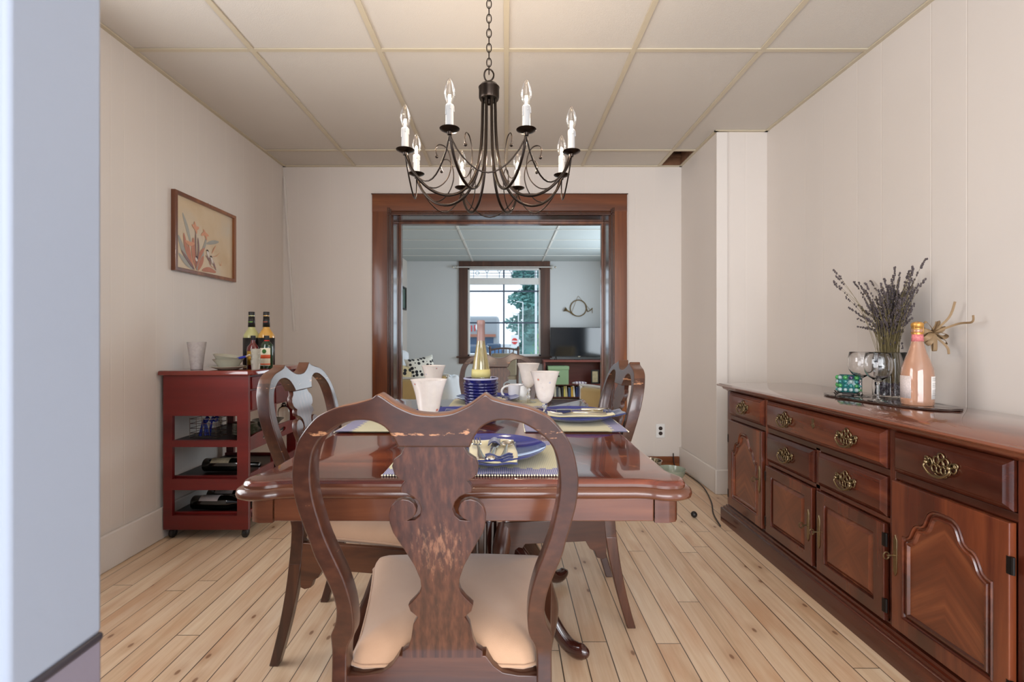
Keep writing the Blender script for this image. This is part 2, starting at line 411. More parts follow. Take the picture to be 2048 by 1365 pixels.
class G:
    def __init__(s): s.v = []; s.f = []; s.mi = []; s.cur = 0
    def add(s, vs, fs):
        o = len(s.v); s.v += [tuple(p) for p in vs]; s.f += [[i + o for i in f] for f in fs]; s.mi += [s.cur] * len(fs); return s
    def box(s, c, d, rot=None):
        x, y, z = d[0] / 2, d[1] / 2, d[2] / 2
        vs = [Vector((a, b, e)) for a in (-x, x) for b in (-y, y) for e in (-z, z)]
        if rot is not None: vs = [rot @ p for p in vs]
        c = Vector(c)
        return s.add([p + c for p in vs], [(0, 1, 3, 2), (4, 6, 7, 5), (0, 4, 5, 1), (2, 3, 7, 6), (0, 2, 6, 4), (1, 5, 7, 3)])
    def bb(s, x0, x1, y0, y1, z0, z1):
        return s.box(((x0 + x1) / 2, (y0 + y1) / 2, (z0 + z1) / 2), (x1 - x0, y1 - y0, z1 - z0))
    def rings(s, R, closed=False, cap=True):
        n = len(R[0]); vs = [p for r in R for p in r]; fs = []
        m = len(R)
        for i in range(m if closed else m - 1):
            a, b = i * n, ((i + 1) % m) * n
            for j in range(n):
                k = (j + 1) % n
                fs.append((a + j, a + k, b + k, b + j))
        if cap and not closed:
            fs.append(tuple(range(n))[::-1]); fs.append(tuple((m - 1) * n + j for j in range(n)))
        return s.add(vs, fs)
    def tube(s, pts, r, n=8, closed=False, sx=1.0, up=None):
        P = [Vector(p) for p in pts]; m = len(P)
        rr = r if isinstance(r, (list, tuple)) else [r] * m
        T = []
        for i in range(m):
            a = P[(i - 1) % m] if (closed or i > 0) else P[i]
            b = P[(i + 1) % m] if (closed or i < m - 1) else P[i]
            t = (b - a); T.append(t.normalized() if t.length > 1e-9 else Vector((0, 0, 1)))
        u = Vector(up) if up else (Vector((0, 0, 1)) if abs(T[0].z) < .9 else Vector((1, 0, 0)))
        R = []
        nrm = (u - T[0] * u.dot(T[0])).normalized()
        for i in range(m):
            nrm = nrm - T[i] * nrm.dot(T[i])
            nrm = nrm.normalized() if nrm.length > 1e-6 else T[i].orthogonal().normalized()
            bi = T[i].cross(nrm)
            R.append([P[i] + nrm * (rr[i] * math.cos(2 * PI * j / n)) + bi * (rr[i] * sx * math.sin(2 * PI * j / n)) for j in range(n)])
        return s.rings(R, closed)
    def lathe(s, prof, n=32, c=(0, 0, 0), rot=None, cap=False):
        R = []
        for r, z in prof:
            ring = [Vector((max(r, 1e-5) * math.cos(2 * PI * j / n), max(r, 1e-5) * math.sin(2 * PI * j / n), z)) for j in range(n)]
            if rot is not None: ring = [rot @ p for p in ring]
            R.append([p + Vector(c) for p in ring])
        return s.rings(R, False, cap)
    def ball(s, c, r, n=10, sc=(1, 1, 1)):
        prof = [(r * math.sin(PI * i / n), -r * math.cos(PI * i / n)) for i in range(n + 1)]
        R = [[Vector((q * math.cos(2 * PI * j / (n + 2)) * sc[0] + c[0], q * math.sin(2 * PI * j / (n + 2)) * sc[1] + c[1], z * sc[2] + c[2])) for j in range(n + 2)] for q, z in [(max(a, 1e-5), b) for a, b in prof]]
        return s.rings(R, False, False)
    def relief(s, outline, prof, mp, cap0=False, cap1=True):
        """loft an outline inwards: prof = [(inset, height)], mp maps (a, b, height) to a point"""
        R = []
        for ins, h in prof:
            R.append([mp(a, b, h) for a, b in inset(outline, ins)])
        n = len(outline); vs = [p for r in R for p in r]; fs = []
        for i in range(len(R) - 1):
            for j in range(n):
                k = (j + 1) % n; a, b = i * n, (i + 1) * n
                fs.append((a + j, a + k, b + k, b + j))
        if cap1: fs.append(tuple((len(R) - 1) * n + j for j in range(n)))
        if cap0: fs.append(tuple(range(n))[::-1])
        return s.add(vs, fs)
    def grid(s, nx, ny, fn):
        vs = [fn(i / nx, j / ny) for j in range(ny + 1) for i in range(nx + 1)]
        fs = [(j * (nx + 1) + i, j * (nx + 1) + i + 1, (j + 1) * (nx + 1) + i + 1, (j + 1) * (nx + 1) + i) for j in range(ny) for i in range(nx)]
        return s.add(vs, fs)
    def build(s, name, mat, parent=None, loc=(0, 0, 0), rotz=0, ang=35, bevel=0, seg=2, rot=None, solid=0, sub=0):
        me = bpy.data.meshes.new(name)
        me.from_pydata(s.v, [], s.f)
        me.validate()
        bm = bmesh.new(); bm.from_mesh(me); bmesh.ops.recalc_face_normals(bm, faces=bm.faces); bm.to_mesh(me); bm.free()
        ms = mat if isinstance(mat, (list, tuple)) else [mat]
        for q in ms: me.materials.append(q)
        if len(ms) > 1 and len(s.mi) == len(me.polygons): me.polygons.foreach_set('material_index', s.mi)
        clear_smooth(me, ang)
        o = bpy.data.objects.new(name, me); SC.collection.objects.link(o)
        o.location = loc; o.rotation_euler = rot if rot is not None else (0, 0, rotz)
        if parent: o.parent = parent
        if sub:
            md = o.modifiers.new('sub', 'SUBSURF'); md.levels = sub; md.render_levels = sub
        if solid:
            md = o.modifiers.new('solid', 'SOLIDIFY'); md.thickness = solid; md.offset = 0
        if bevel:
            md = o.modifiers.new('bevel', 'BEVEL'); md.width = bevel; md.segments = seg; md.limit_method = 'ANGLE'; md.angle_limit = math.radians(40)
            md.harden_normals = False
        return o

def inset(pts, d):
    if abs(d) < 1e-9: return list(pts)
    n = len(pts); out = []
    area = sum(pts[i][0] * pts[(i + 1) % n][1] - pts[(i + 1) % n][0] * pts[i][1] for i in range(n))
    sg = 1 if area > 0 else -1
    for i in range(n):
        p0, p1, p2 = Vector(pts[i - 1]), Vector(pts[i]), Vector(pts[(i + 1) % n])
        a = (p1 - p0).normalized(); b = (p2 - p1).normalized()
        n1 = Vector((-a.y, a.x)); n2 = Vector((-b.y, b.x))
        m = n1 + n2
        if m.length < 1e-6: m = n1
        m.normalize()
        k = d / max(.35, m.dot(n1))
        q = p1 + m * (k * sg)
        out.append((q.x, q.y))
    return out

def filled(loops, thick, bev=0.0, res=2):
    """flat outline with holes, extruded, as (verts, faces) in XY with Z the thickness"""
    cu = bpy.data.curves.new('tmp', 'CURVE'); cu.dimensions = '2D'; cu.fill_mode = 'BOTH'
    cu.extrude = thick / 2 - bev; cu.bevel_depth = bev; cu.bevel_resolution = res; cu.offset = -bev
    for L in loops:
        sp = cu.splines.new('POLY'); sp.points.add(len(L) - 1)
        for p, q in zip(sp.points, L): p.co = (q[0], q[1], 0, 1)
        sp.use_cyclic_u = True
    o = bpy.data.objects.new('tmp', cu)
    me = bpy.data.meshes.new_from_object(o)
    vs = [tuple(v.co) for v in me.vertices]; fs = [list(p.vertices) for p in me.polygons]
    bpy.data.objects.remove(o); bpy.data.curves.remove(cu); bpy.data.meshes.remove(me)
    return vs, fs

def smooth(pts, n=4, closed=False):
    """Catmull-Rom through the points"""
    P = [Vector(p) for p in pts]; m = len(P); out = []
    rng = m if closed else m - 1
    for i in range(rng):
        p0 = P[(i - 1) % m] if (closed or i > 0) else P[i]
        p1 = P[i]; p2 = P[(i + 1) % m]
        p3 = P[(i + 2) % m] if (closed or i + 2 < m) else p2
        for k in range(n):
            t = k / n
            out.append(.5 * ((2 * p1) + (p2 - p0) * t + (2 * p0 - 5 * p1 + 4 * p2 - p3) * t * t + (3 * p1 - p0 - 3 * p2 + p3) * t ** 3))
    if not closed: out.append(P[-1])
    return out

def empty(name, loc, label, cat, group=None, rotz=0):
    o = bpy.data.objects.new(name, None); SC.collection.objects.link(o)
    o.location = loc; o.rotation_euler = (0, 0, rotz); o.empty_display_size = .05
    return tag(o, label, cat, group)
def tag(o, label, cat, group=None, kind=None):
    o['label'] = label; o['category'] = cat
    if group: o['group'] = group
    if kind: o['kind'] = kind
    return o
def structure(o, label=None):
    o['kind'] = 'structure'
    return o
def copy_tree(o, parent=None):
    c = o.copy(); SC.collection.objects.link(c)
    if parent: c.parent = parent
    for ch in [x for x in SC.objects if x.parent == o and x is not c]:
        copy_tree(ch, c)
    return c

# ================================================================== THE SETTING
CH = 2.43
XL, XR, YB, YF = -1.80, 1.745, 3.83, 8.60
structure(G().bb(-3.2, 2.5, -2.7, .36, -.12, 0).build('floor_rear', flat('pale_vinyl_floor', rgb(196, 204, 214), .4, var=.04, scale=3)))
structure(G().bb(-3.2, 2.5, .36, 4.0, -.12, 0).bb(-1.9, 2.0, 4.0, 8.75, -.12, 0).build('floor', M['floor']))
structure(G().bb(XL - .12, XL, .42, .60, 0, CH + .3).bb(XL - .12, XL, 1.84, YF + .15, 0, CH + .3).bb(XL - .12, XL, .60, 1.84, 0, .92)
          .bb(XL - .12, XL, .60, 1.84, 2.07, CH + .3).build('wall_left', M['wall_l']))
win_added = structure(G().bb(XL - .08, XL + .015, .56, .62, .86, 2.13).bb(XL - .08, XL + .015, 1.82, 1.90, .86, 2.13).bb(XL - .08, XL + .015, .62, 1.82, .86, .93)
          .bb(XL - .08, XL + .015, .62, 1.82, 2.06, 2.13).bb(XL - .06, XL - .03, .62, 1.82, 1.48, 1.52).build('added_window', M['trimw']))  # frame of the added left window, out of view
structure(G().bb(XR, XR + .12, -.3, YB + .02, 0, CH + .3).build('wall_right', M['wall_r']))
# wall between the two rooms, with the wide cased opening
OX0, OX1, OZ = -.923, .835, 2.04
structure(G().bb(XL, OX0, YB, YB + .33, 0, CH + .3).bb(OX1, XR + .3, YB, YB + .33, 0, CH + .3)
          .bb(OX0, OX1, YB, YB + .33, OZ, CH + .3).build('wall_back', M['wall_b']))
# the boxed-in corner on the right, with its corner board
structure(G().bb(1.41, XR, 3.18, YB, 0, CH).build('wall_chase', M['wall_b']))
structure(G().bb(1.402, 1.475, 3.168, 3.18, .16, CH - .012).build('trim_1', M['trimw'], bevel=.002))
# living room side walls and far wall
structure(G().bb(1.9, 2.0, YB + .33, 5.1, 0, CH + .3).bb(1.9, 2.0, 7.5, YF + .15, 0, CH + .3)
          .bb(1.9, 2.0, 5.1, 7.5, 0, .7).bb(1.9, 2.0, 5.1, 7.5, 2.2, CH + .3).build('wall_living_right', M['wall_far']))  # side opening made for the added window light
wx0, wx1, wz0, wz1 = -.70, .62, .70, 2.31
structure(G().bb(XL, wx0, YF, YF + .12, 0, CH + .3).bb(wx1, 1.9, YF, YF + .12, 0, CH + .3)
          .bb(wx0, wx1, YF, YF + .12, 0, wz0).bb(wx0, wx1, YF, YF + .12, wz1, CH + .3).build('wall_far', M['wall_far']))
# stub of wall at the left of the camera: its end and the opening it forms
nw = G().bb(-1.92, -.357, .34, .42, .785, CH)
structure(nw.build('wall_near', M['near'], bevel=.004))
lw = structure(G().bb(-1.92, -.3572, .3402, .4198, 0, .785).build('wall_near_lower', M['nearlow'], bevel=.003))
G().bb(-1.92, -.3555, .3385, .4205, .778, .786).build('rail', flat('near_rail_dark', rgb(50, 46, 52), .4), lw, bevel=.003)
# room behind the camera (lit by its windows)
structure(G().bb(-3.2, -3.08, -2.7, .34, 0, CH + .2).build('wall_rear_left', M['near']))
structure(G().bb(-3.2, -1.92, .34, .42, 0, CH + .2).build('wall_rear_front', M['near']))
structure(G().bb(-3.2, -1.9, -2.7, -2.58, 0, CH + .2).bb(1.5, 2.5, -2.7, -2.58, 0, CH + .2)
          .bb(-1.9, 1.5, -2.7, -2.58, 0, .4).bb(-1.9, 1.5, -2.7, -2.58, 2.3, CH + .2).build('wall_rear', M['near']))
structure(G().bb(2.38, 2.5, -2.58, -1.9, 0, CH + .2).bb(2.38, 2.5, -.3, -.18, 0, CH + .2)
          .bb(2.38, 2.5, -1.9, -.3, 0, .4).bb(2.38, 2.5, -1.9, -.3, 2.3, CH + .2).bb(1.745, 2.5, -.3, -.18, 0, CH + .2).build('wall_rear_right', M['near']))
# ceilings: boards with one missing piece at the back right corner
g = G()
g.bb(-3.2, 2.5, -2.7, 3.505, CH, CH + .02)
g.bb(XL - .1, 1.225, 3.505, YB + .01, CH, CH + .02)
g.bb(-3.2, 2.5, -2.7, YF + .15, CH + .3, CH + .36)
ceil = structure(g.build('ceiling', M['tile']))
structure(G().bb(-1.9, 2.0, YB + .32, YF + .12, CH, CH + .02).build('ceiling_living', flat('living_ceiling_board', rgb(184, 194, 196), .8, var=.03, scale=3)))
# grid of the suspended ceiling
g = G(); zt = CH - .004
for x in (-1.22, -.61, 0.0, .61):
    g.bb(x - .012, x + .012, -2.5, YB, zt - .003, zt + .003)
g.bb(1.213, 1.237, -2.5, YB, zt - .003, zt + .003)
for y in (-.16, 1.055, 2.278, 3.5):
    g.bb(XL, XR if y < 3.1 else 1.41, y - .011, y + .011, zt - .0028, zt + .0028)
g.bb(XL, XL + .022, .42, YB, zt - .004, zt + .003); g.bb(XR - .02, XR, -.3, 3.18, zt - .004, zt + .003)
g.bb(XL, 1.41, YB - .02, YB, zt - .004, zt + .003); g.bb(1.39, 1.412, 3.16, YB, zt - .004, zt + .003); g.bb(1.39, XR, 3.158, 3.18, zt - .004, zt + .003)
g.build('ceiling_grid', M['grid'], ceil)
g = G()
for x in (-.61, .65): g.bb(x - .014, x + .014, YB + .33, YF, zt - .004, zt + .003)
y = 4.78
while y < YF:
    g.bb(XL, 1.9, y - .012, y + .012, zt - .004, zt + .003); y += .64
g.build('ceiling_grid', M['grid_far'], ceil)
# what shows above the missing tile
random.seed(3)
g = G().bb(1.235, 1.42, YB - .02, YB + .02, CH + .0, CH + .3)
for i in range(6):
    z = CH + .06 + i * .04
    g.bb(1.236, 1.40, YB - .035, YB - .02, z, z + .028)
g.bb(1.30, 1.345, 3.60, 3.66, CH + .14, CH + .29); g.bb(1.395, 1.405, 3.5, YB, CH, CH + .3)
g.build('lath_cavity', M['plenum'], ceil)
# baseboards
def base(name, x0, x1, y0, y1, m=None, h=.165):
    g = G()
    g.bb(x0, x1, y0, y1, 0, h)
    return structure(g.build(name, m or M['trimw'], bevel=.006))
base('baseboard_left', XL, XL + .018, .42, YB - .001)
base('baseboard_back_left', XL + .02, -1.083, YB - .016, YB)
base('baseboard_back', .972, 1.39, YB - .018, YB, M['casing_x'], .09)
base('baseboard_chase', 1.392, 1.41, 3.165, YB)
base('baseboard_chase_front', 1.392, XR, 3.160, 3.18)
base('baseboard_right', XR - .016, XR, .2, 3.16)
base('baseboard_far', XL, 1.9, YF - .018, YF, M['casing_x'], .15)

t2 = G().add([(-1.795, YB - .012, 2.34), (-1.780, YB - .012, 2.34), (-1.698, YB - .012, 1.10), (-1.713, YB - .012, 1.10), (-1.795, YB, 2.34), (-1.780, YB, 2.34), (-1.698, YB, 1.10), (-1.713, YB, 1.10)], [(0, 1, 2, 3), (0, 4, 5, 1), (1, 5, 6, 2), (2, 6, 7, 3), (3, 7, 4, 0)])
structure(t2.build('edge_shading_strip', M['trimw']))  # strip added to draw the faint shading of a warped panel edge
# cased opening
door = structure(G().bb(OX0 - .0, OX0 + .012, YB - .0, YB + .335, 0, OZ - .0).bb(OX1 - .012, OX1, YB, YB + .335, 0, OZ)
                 .bb(OX0, OX1, YB, YB + .335, OZ - .012, OZ).build('door_1', M['jamb']))
def casing(outl, mp, mat, name='casing'):
    prof = [(0, 0), (0, .016), (.004, .02), (.012, .021)]
    return G().relief(outl, prof, mp).build(name, mat, door, ang=30)
mpB = lambda a, b, h: Vector((a, YB - h, b))
for x0, x1, sg in ((-1.078, OX0 + .002, 1), (OX1 - .002, .968, -1)):
    casing([(x0, 0), (x1, 0), (x1, 2.198), (x0, 2.198)], mpB, M['casing'])
    xi = x1 if sg > 0 else x0
    g = G()
    for k, (o, wd, t) in enumerate(((0.0, .012, .034), (.012, .010, .028), (.026, .008, .026))):
        a = xi - sg * o; b = a - sg * wd
        g.bb(min(a, b), max(a, b), YB - t, YB - .018, 0, OZ + .045 - (.0 if k else .01) + o * .2)
    g.build('casing_molding', M['jamb'], door, bevel=.002)
casing([(-1.079, 2.055), (.969, 2.055), (.969, 2.2), (-1.079, 2.2)], lambda a, b, h: Vector((a, YB - h - .001, b)), M['casing_x'], 'head_casing')
g = G()
for o, wd, t in ((-.012, .012, .034), (.002, .010, .028), (.018, .008, .026)):
    g.bb(OX0 - .03, OX1 + .03, YB - t, YB - .018, OZ + o, OZ + o + wd)
g.bb(-1.085, .975, YB - .026, YB - .0, 2.196, 2.203)
g.build('head_molding', M['jamb'], door, bevel=.002)
# stops of the opening
G().bb(OX0 + .012, OX0 + .030, YB + .19, YB + .24, 0, OZ - .03).bb(OX1 - .030, OX1 - .012, YB + .19, YB + .24, 0, OZ - .03) \
    .bb(OX0 + .012, OX1 - .012, YB + .19, YB + .24, OZ - .03, OZ - .012).build('stop', M['casing'], door, bevel=.002)
# far side casing
g = G()
g.bb(OX0 - .1, OX0, YB + .33, YB + .345, 0, OZ + .1).bb(OX1, OX1 + .1, YB + .33, YB + .345, 0, OZ + .1).bb(OX0, OX1, YB + .33, YB + .345, OZ, OZ + .1)
g.build('rear_casing', M['casing'], door, bevel=.003)

# the living room window
win = structure(G().bb(wx0, wx0 + .035, YF + .0, YF + .10, wz0, wz1).bb(wx1 - .035, wx1, YF, YF + .10, wz0, wz1)
                .bb(wx0, wx1, YF, YF + .10, wz0, wz0 + .045).bb(wx0, wx1, YF, YF + .10, wz1 - .035, wz1)
                .bb(wx0, wx1, YF + .01, YF + .09, 2.014, 2.131).build('window_1', M['whitew'], bevel=.004))
g = G()
g.bb(-.86, -.70, YF - .03, YF, .68, 2.31).bb(.62, .787, YF - .03, YF, .68, 2.31)
g.bb(-.86, .787, YF - .035, YF, 2.303, 2.428)
g.build('window_casing', M['wincase'], win, bevel=.004)
G().bb(-.90, .82, YF - .09, YF + .0, .684, .712).bb(-.86, .787, YF - .03, YF, .575, .684).build('window_sill', M['wincase'], win, bevel=.008)
g = G()
for a, b, c, d in ((-.058, -.038, .74, 2.02), (-.058, -.038, 2.13, 2.28)): g.bb(a - .004, b + .004, YF + .03, YF + .055, c, d)
for z in (1.891, 1.316): g.bb(-.665, .59, YF + .032, YF + .053, z - .013, z + .013)
g.build('muntins', flat('grey_blue_muntin', rgb(72, 84, 104), .5), win)
G().bb(-.665, .59, YF + .040, YF + .044, .744, 2.015).bb(-.665, .59, YF + .060, YF + .064, 2.13, 2.276).build('pane', M['pane'], win)
# leaded lights in the transom
g = G(); yl = YF + .058
zt0, zt1 = 2.131, 2.276
for x in (-.60, -.355, -.13, .09, .31, .53): g.tube([(x, yl, zt0), (x, yl, zt1 - .03 if x not in (-.60, .53) else zt1)], .005, 5)
for z in (2.17, 2.225): g.tube([(-.66, yl, z), (.585, yl, z)], .005, 5)
for x, zc, r in ((-.53, 2.225, .032), (.46, 2.225, .032), (-.355, 2.27, .03), (-.13, 2.27, .03), (.09, 2.27, .03), (.31, 2.27, .03)):
    g.tube([(x + r * math.cos(t * PI / 8), yl, min(zc + r * math.sin(t * PI / 8), 2.276)) for t in range(16)], .005, 5, closed=True)
g.build('leading', flat('lead_came', rgb(60, 74, 96), .5), win)
# curtain rod
t = empty('curtain_rod', (-.04, YF - .07, 2.315), 'thin white curtain rod with finials across the top of the living room window', 'curtain rod')
G().tube([(-.90, 0, 0), (.90, 0, 0)], .009, 8).build('rod', M['whitew'], t)
for sg in (-1, 1):
    G().ball((sg * .92, 0, 0), .02).build('finial', M['silver'], t)
    G().bb(sg * .86 - .012, sg * .86 + .012, -.005, .07, -.03, .03).build('bracket', M['silver'], t)

# ================================================================== DINING CHAIRS
CO = [(0.0, 0.9163), (0.0211, 0.918), (0.0375, 0.9223), (0.0617, 0.9343), (0.0791, 0.9471), (0.0886, 0.9522), (0.0981, 0.9454), (0.1074, 0.942), (0.1259, 0.9369), (0.1537, 0.9309), (0.1725, 0.924), (0.1917, 0.9137), (0.2054, 0.9006), (0.2187, 0.8849), (0.2297, 0.868), (0.238, 0.8457), (0.2443, 0.8184), (0.247, 0.7935), (0.2458, 0.7644), (0.2423, 0.7397), (0.2345, 0.7039), (0.2294, 0.6842), (0.2227, 0.6522), (0.2106, 0.6187), (0.202, 0.5929), (0.1953, 0.5656), (0.1931, 0.5368), (0.1984, 0.5076), (0.2078, 0.4857), (0.2085, 0.4735), (0.2085, 0.4354), (0.2085, 0.33)]
CI = [(0.1800, 0.33), (0.1800, 0.3976), (0.1800, 0.441), (0.1758, 0.4635), (0.1658, 0.4835), (0.1619, 0.5098), (0.1628, 0.5465), (0.1675, 0.5793), (0.175, 0.6115), (0.1865, 0.6462), (0.197, 0.6792), (0.2023, 0.699), (0.2071, 0.7233), (0.2122, 0.7521), (0.2146, 0.7814), (0.2137, 0.8083), (0.2095, 0.8339), (0.2033, 0.8538), (0.1923, 0.8716), (0.1777, 0.8849), (0.1625, 0.8954), (0.1468, 0.9033), (0.1282, 0.9076), (0.1098, 0.9076), (0.0959, 0.9041), (0.083, 0.8971), (0.0744, 0.8875), (0.066, 0.8734), (0.0608, 0.86)]
SP = [(0.0491, 0.8625), (0.0573, 0.8457), (0.0697, 0.8366), (0.0747, 0.8239), (0.0713, 0.8083), (0.0632, 0.8), (0.054, 0.7954), (0.0604, 0.7879), (0.0625, 0.7804), (0.0611, 0.7739), (0.0517, 0.772), (0.0407, 0.7663), (0.0316, 0.7559), (0.0278, 0.7426), (0.031, 0.7301), (0.0402, 0.7214), (0.0544, 0.7195), (0.0453, 0.7243), (0.0388, 0.732), (0.0366, 0.7426), (0.0405, 0.7531), (0.0488, 0.7597), (0.0592, 0.7616), (0.0716, 0.7578), (0.0818, 0.7464), (0.0862, 0.731), (0.0854, 0.7156), (0.0803, 0.696), (0.0625, 0.6633), (0.0453, 0.6299), (0.0358, 0.6012), (0.0346, 0.5866), (0.0379, 0.574), (0.0467, 0.5614), (0.0603, 0.5465), (0.0572, 0.5336), (0.0439, 0.5207), (0.053, 0.5055), (0.0582, 0.4746), (0.0649, 0.4534), (0.0767, 0.4456), (0.0782, 0.430)]

def sweep_back(z):
    if z >= .45: return -.238 * (z - .45) - .10 * max(0, z - .72) ** 2
    return -.085 * ((.45 - z) / .45) ** 1.7
def chair(name, label, loc, rotz, wood_set=None):
    """local: +y towards the seat front, origin on the floor under the rear of the seat"""
    t = empty(name, loc, label, 'chair', 'queen anne dining chairs around the table', rotz)
    fr, spl, wz, wx, wy = wood_set or (M['frame'], M['splat'], M['chair'], M['chair_x'], M['chair_y'])
    # back frame: crest and stiles down to the seat in one shaped piece
    def refine(L, n=3): return [(p.x, p.y) for p in smooth([(a, b, 0) for a, b in L], n)]
    o1 = refine(CO); half = o1 + refine(CI)
    loop = half + [(-a, b) for a, b in reversed(half) if abs(a) > 1e-6]
    vs, fs = filled([loop], .040, .003)
    def mp(v, depth0=0.0):
        return (v[0], sweep_back(v[1]) + v[2] + depth0, v[1])
    g = G(); g.add([mp(v, .02) for v in vs], fs)
    g.build('back_frame', fr, t, ang=38)
    loop = [(-a, b) for a, b in SP] + [(a, b) for a, b in reversed(SP)]
    vs, fs = filled([loop], .017, .0015)
    G().add([mp(v, .0155) for v in vs], fs).build('splat', spl, t, ang=38)
    # rear rail with its shoe and the cut-outs beside it
    RR = [(.0831, .437), (.0976, .418), (.1155, .4060), (.1446, .4010), (.1841, .4000)]
    half = [(0, .437)] + RR + [(.1841, .33), (0, .33)]
    loop = [(-a, b) for a, b in reversed(half) if a > 0] + half
    loop = [(-a, b) for a, b in RR[::-1]] + [(-.0, .4371)] + RR + [(.1841, .335), (-.1841, .335)]
    vs, fs = filled([loop], .030, .0015)
    G().add([mp(v, .022) for v in vs], fs).build('rear_rail', wx, t, ang=38)
    # rear legs, sweeping back
    for sg in (-1, 1):
        R = []
        for i in range(15):
            z = .335 * (1 - i / 14); y = sweep_back(z)
            k = 1 - .25 * i / 14
            x = sg * (.1945 - .012 * (i / 14) ** 1.5)
            wx_, wy_ = .0145 * (1 - .05 * i / 14), .020 * k
            R.append([Vector((x - wx_, y + .02 - wy_, z)), Vector((x + wx_, y + .02 - wy_, z)), Vector((x + wx_, y + .02 + wy_, z)), Vector((x - wx_, y + .02 + wy_, z))])
        G().rings(R).build('leg', wz, t, bevel=.003, ang=38)
    # seat rails: side and front, with shaped brackets
    def rail(p0, p1, name, m):
        p0, p1 = Vector(p0), Vector(p1); L = (p1 - p0).length; d = (p1 - p0).normalized(); nrm = Vector((-d.y, d.x, 0))
        br = [(0, .40), (0, .26), (.014, .255), (.034, .262), (.042, .285), (.06, .295), (.075, .322), (L - .075, .322), (L - .06, .30), (L - .045, .292), (L - .03, .275), (L, .27), (L, .40)]
        vs, fs = filled([br], .022, .0015)
        G().add([p0 + d * v[0] + nrm * v[2] + Vector((0, 0, v[1])) for v in vs], fs).build(name, m, t, ang=38)
    rail((-.196, .03, 0), (-.235, .395, 0), 'side_rail', wy)
    rail((.196, .03, 0), (.235, .395, 0), 'side_rail', wy)
    rail((-.22, .41, 0), (.22, .41, 0), 'front_rail', wx)
    # cabriole front legs
    for sg in (-1, 1):
        path = [(.215, .385, .40, .026), (.222, .392, .36, .030), (.233, .402, .31, .032), (.236, .405, .27, .027), (.228, .397, .20, .019), (.219, .390, .12, .0145), (.215, .388, .06, .0135), (.220, .393, .035, .020), (.226, .399, .018, .028), (.226, .399, .0, .024)]
        pp = smooth([(sg * a, b, c) for a, b, c, r in path], 3)
        rr = [Vector((r, 0, 0)) for a, b, c, r in path]; rr = [v.x for v in smooth(rr, 3)]
        G().tube(pp, rr, 12, up=(1, 0, 0)).build('front_leg', wz, t, ang=60)
    # upholstered seat
    out = [(-.175, .028), (-.182, .10), (-.205, .25), (-.232, .38), (-.238, .405), (-.225, .425), (-.19, .432), (0, .442), (.19, .432), (.225, .425), (.238, .405), (.232, .38), (.205, .25), (.182, .10), (.175, .028), (.10, .024), (0, .024), (-.10, .024)]
    out = [(p.x, p.y) for p in smooth([(a, b, 0) for a, b in out], 3, True)]
    R_ = []
    for ins, h in [(.006, .396), (.0, .402), (-.002, .410), (.0, .418), (.004, .428), (.012, .439)]: R_.append([Vector((a, b, h)) for a, b in inset(out, ins)])
    last = inset(out, .012)
    for k, h in ((.93, .447), (.84, .453), (.70, .457), (.5, .4595), (.25, .461), (.02, .4615)): R_.append([Vector((a * k, .235 + (b - .235) * k, h)) for a, b in last])
    G().rings(R_).build('seat', M['suede'], t, ang=80)
    G().tube([(a, b, .409) for a, b in inset(out, -.003)], .0035, 6, closed=True).build('seat_piping', M['suede'], t, ang=80)
    return t
near_chair = chair('dining_chair', 'nearest dark walnut dining chair seen from behind, scuffed open back in the centre', (-.1225, .90, 0), 0)
def chair_copy(label, loc, rotz):
    c = copy_tree(near_chair); c.location = loc; c.rotation_euler = (0, 0, rotz); c['label'] = label
    for ch_o in [x for x in SC.objects if x.parent == c and x.name.startswith('back_frame')]:
        ch_o.material_slots[0].link = 'OBJECT'; ch_o.material_slots[0].material = M['frame_less']     # their crests are less rubbed
    return c
chair_copy('walnut dining chair on the left of the table in front of the red cart', (-.665, 1.70, 0), math.radians(-93))
chair_copy('walnut dining chair on the right of the table, nearest the wall outlet', (.385, 1.90, 0), math.radians(90))
fc = chair_copy('walnut dining chair at the far end of the table beyond the wine bottle', (-.05, 2.93, 0), math.radians(180))

# ================================================================== DINING TABLE
TZ = .745
table = empty('dining_table', (-.09, .976, 0), 'glossy red mahogany dining table with serpentine edge in the room centre', 'table')
TL = 1.37; hw = .468
q = [(.36, .012), (.385, .008), (.40, .001), (.42, -.005), (.45, -.003), (.472, .010), (.484, .032), (.486, .055), (.478, .078), (.472, .092), (.469, .115)]
q = [(p.x, p.y) for p in smooth([(a, b, 0) for a, b in q], 3)]
outl = q + [(a, TL - b) for a, b in reversed(q)] + [(-a, TL - b) for a, b in q] + [(-a, b) for a, b in reversed(q)]
idm = lambda a, b, h: Vector((a, b, TZ + h))
TT = G(); TT.relief(outl, [(.030, -.040), (.010, -.038), (.002, -.034), (0, -.028), (.002, -.021), (.008, -.016), (.014, -.0145), (.0145, -.009)], idm, cap1=False, cap0=True); TT.cur = 1; TT.relief(outl, [(.0145, -.009), (.018, -.003), (.022, -.0005), (.026, 0)], idm).build('tabletop', [M['apron'], M['tabletop']], table, ang=50)
# apron with separate rounded corner blocks
i0 = .024

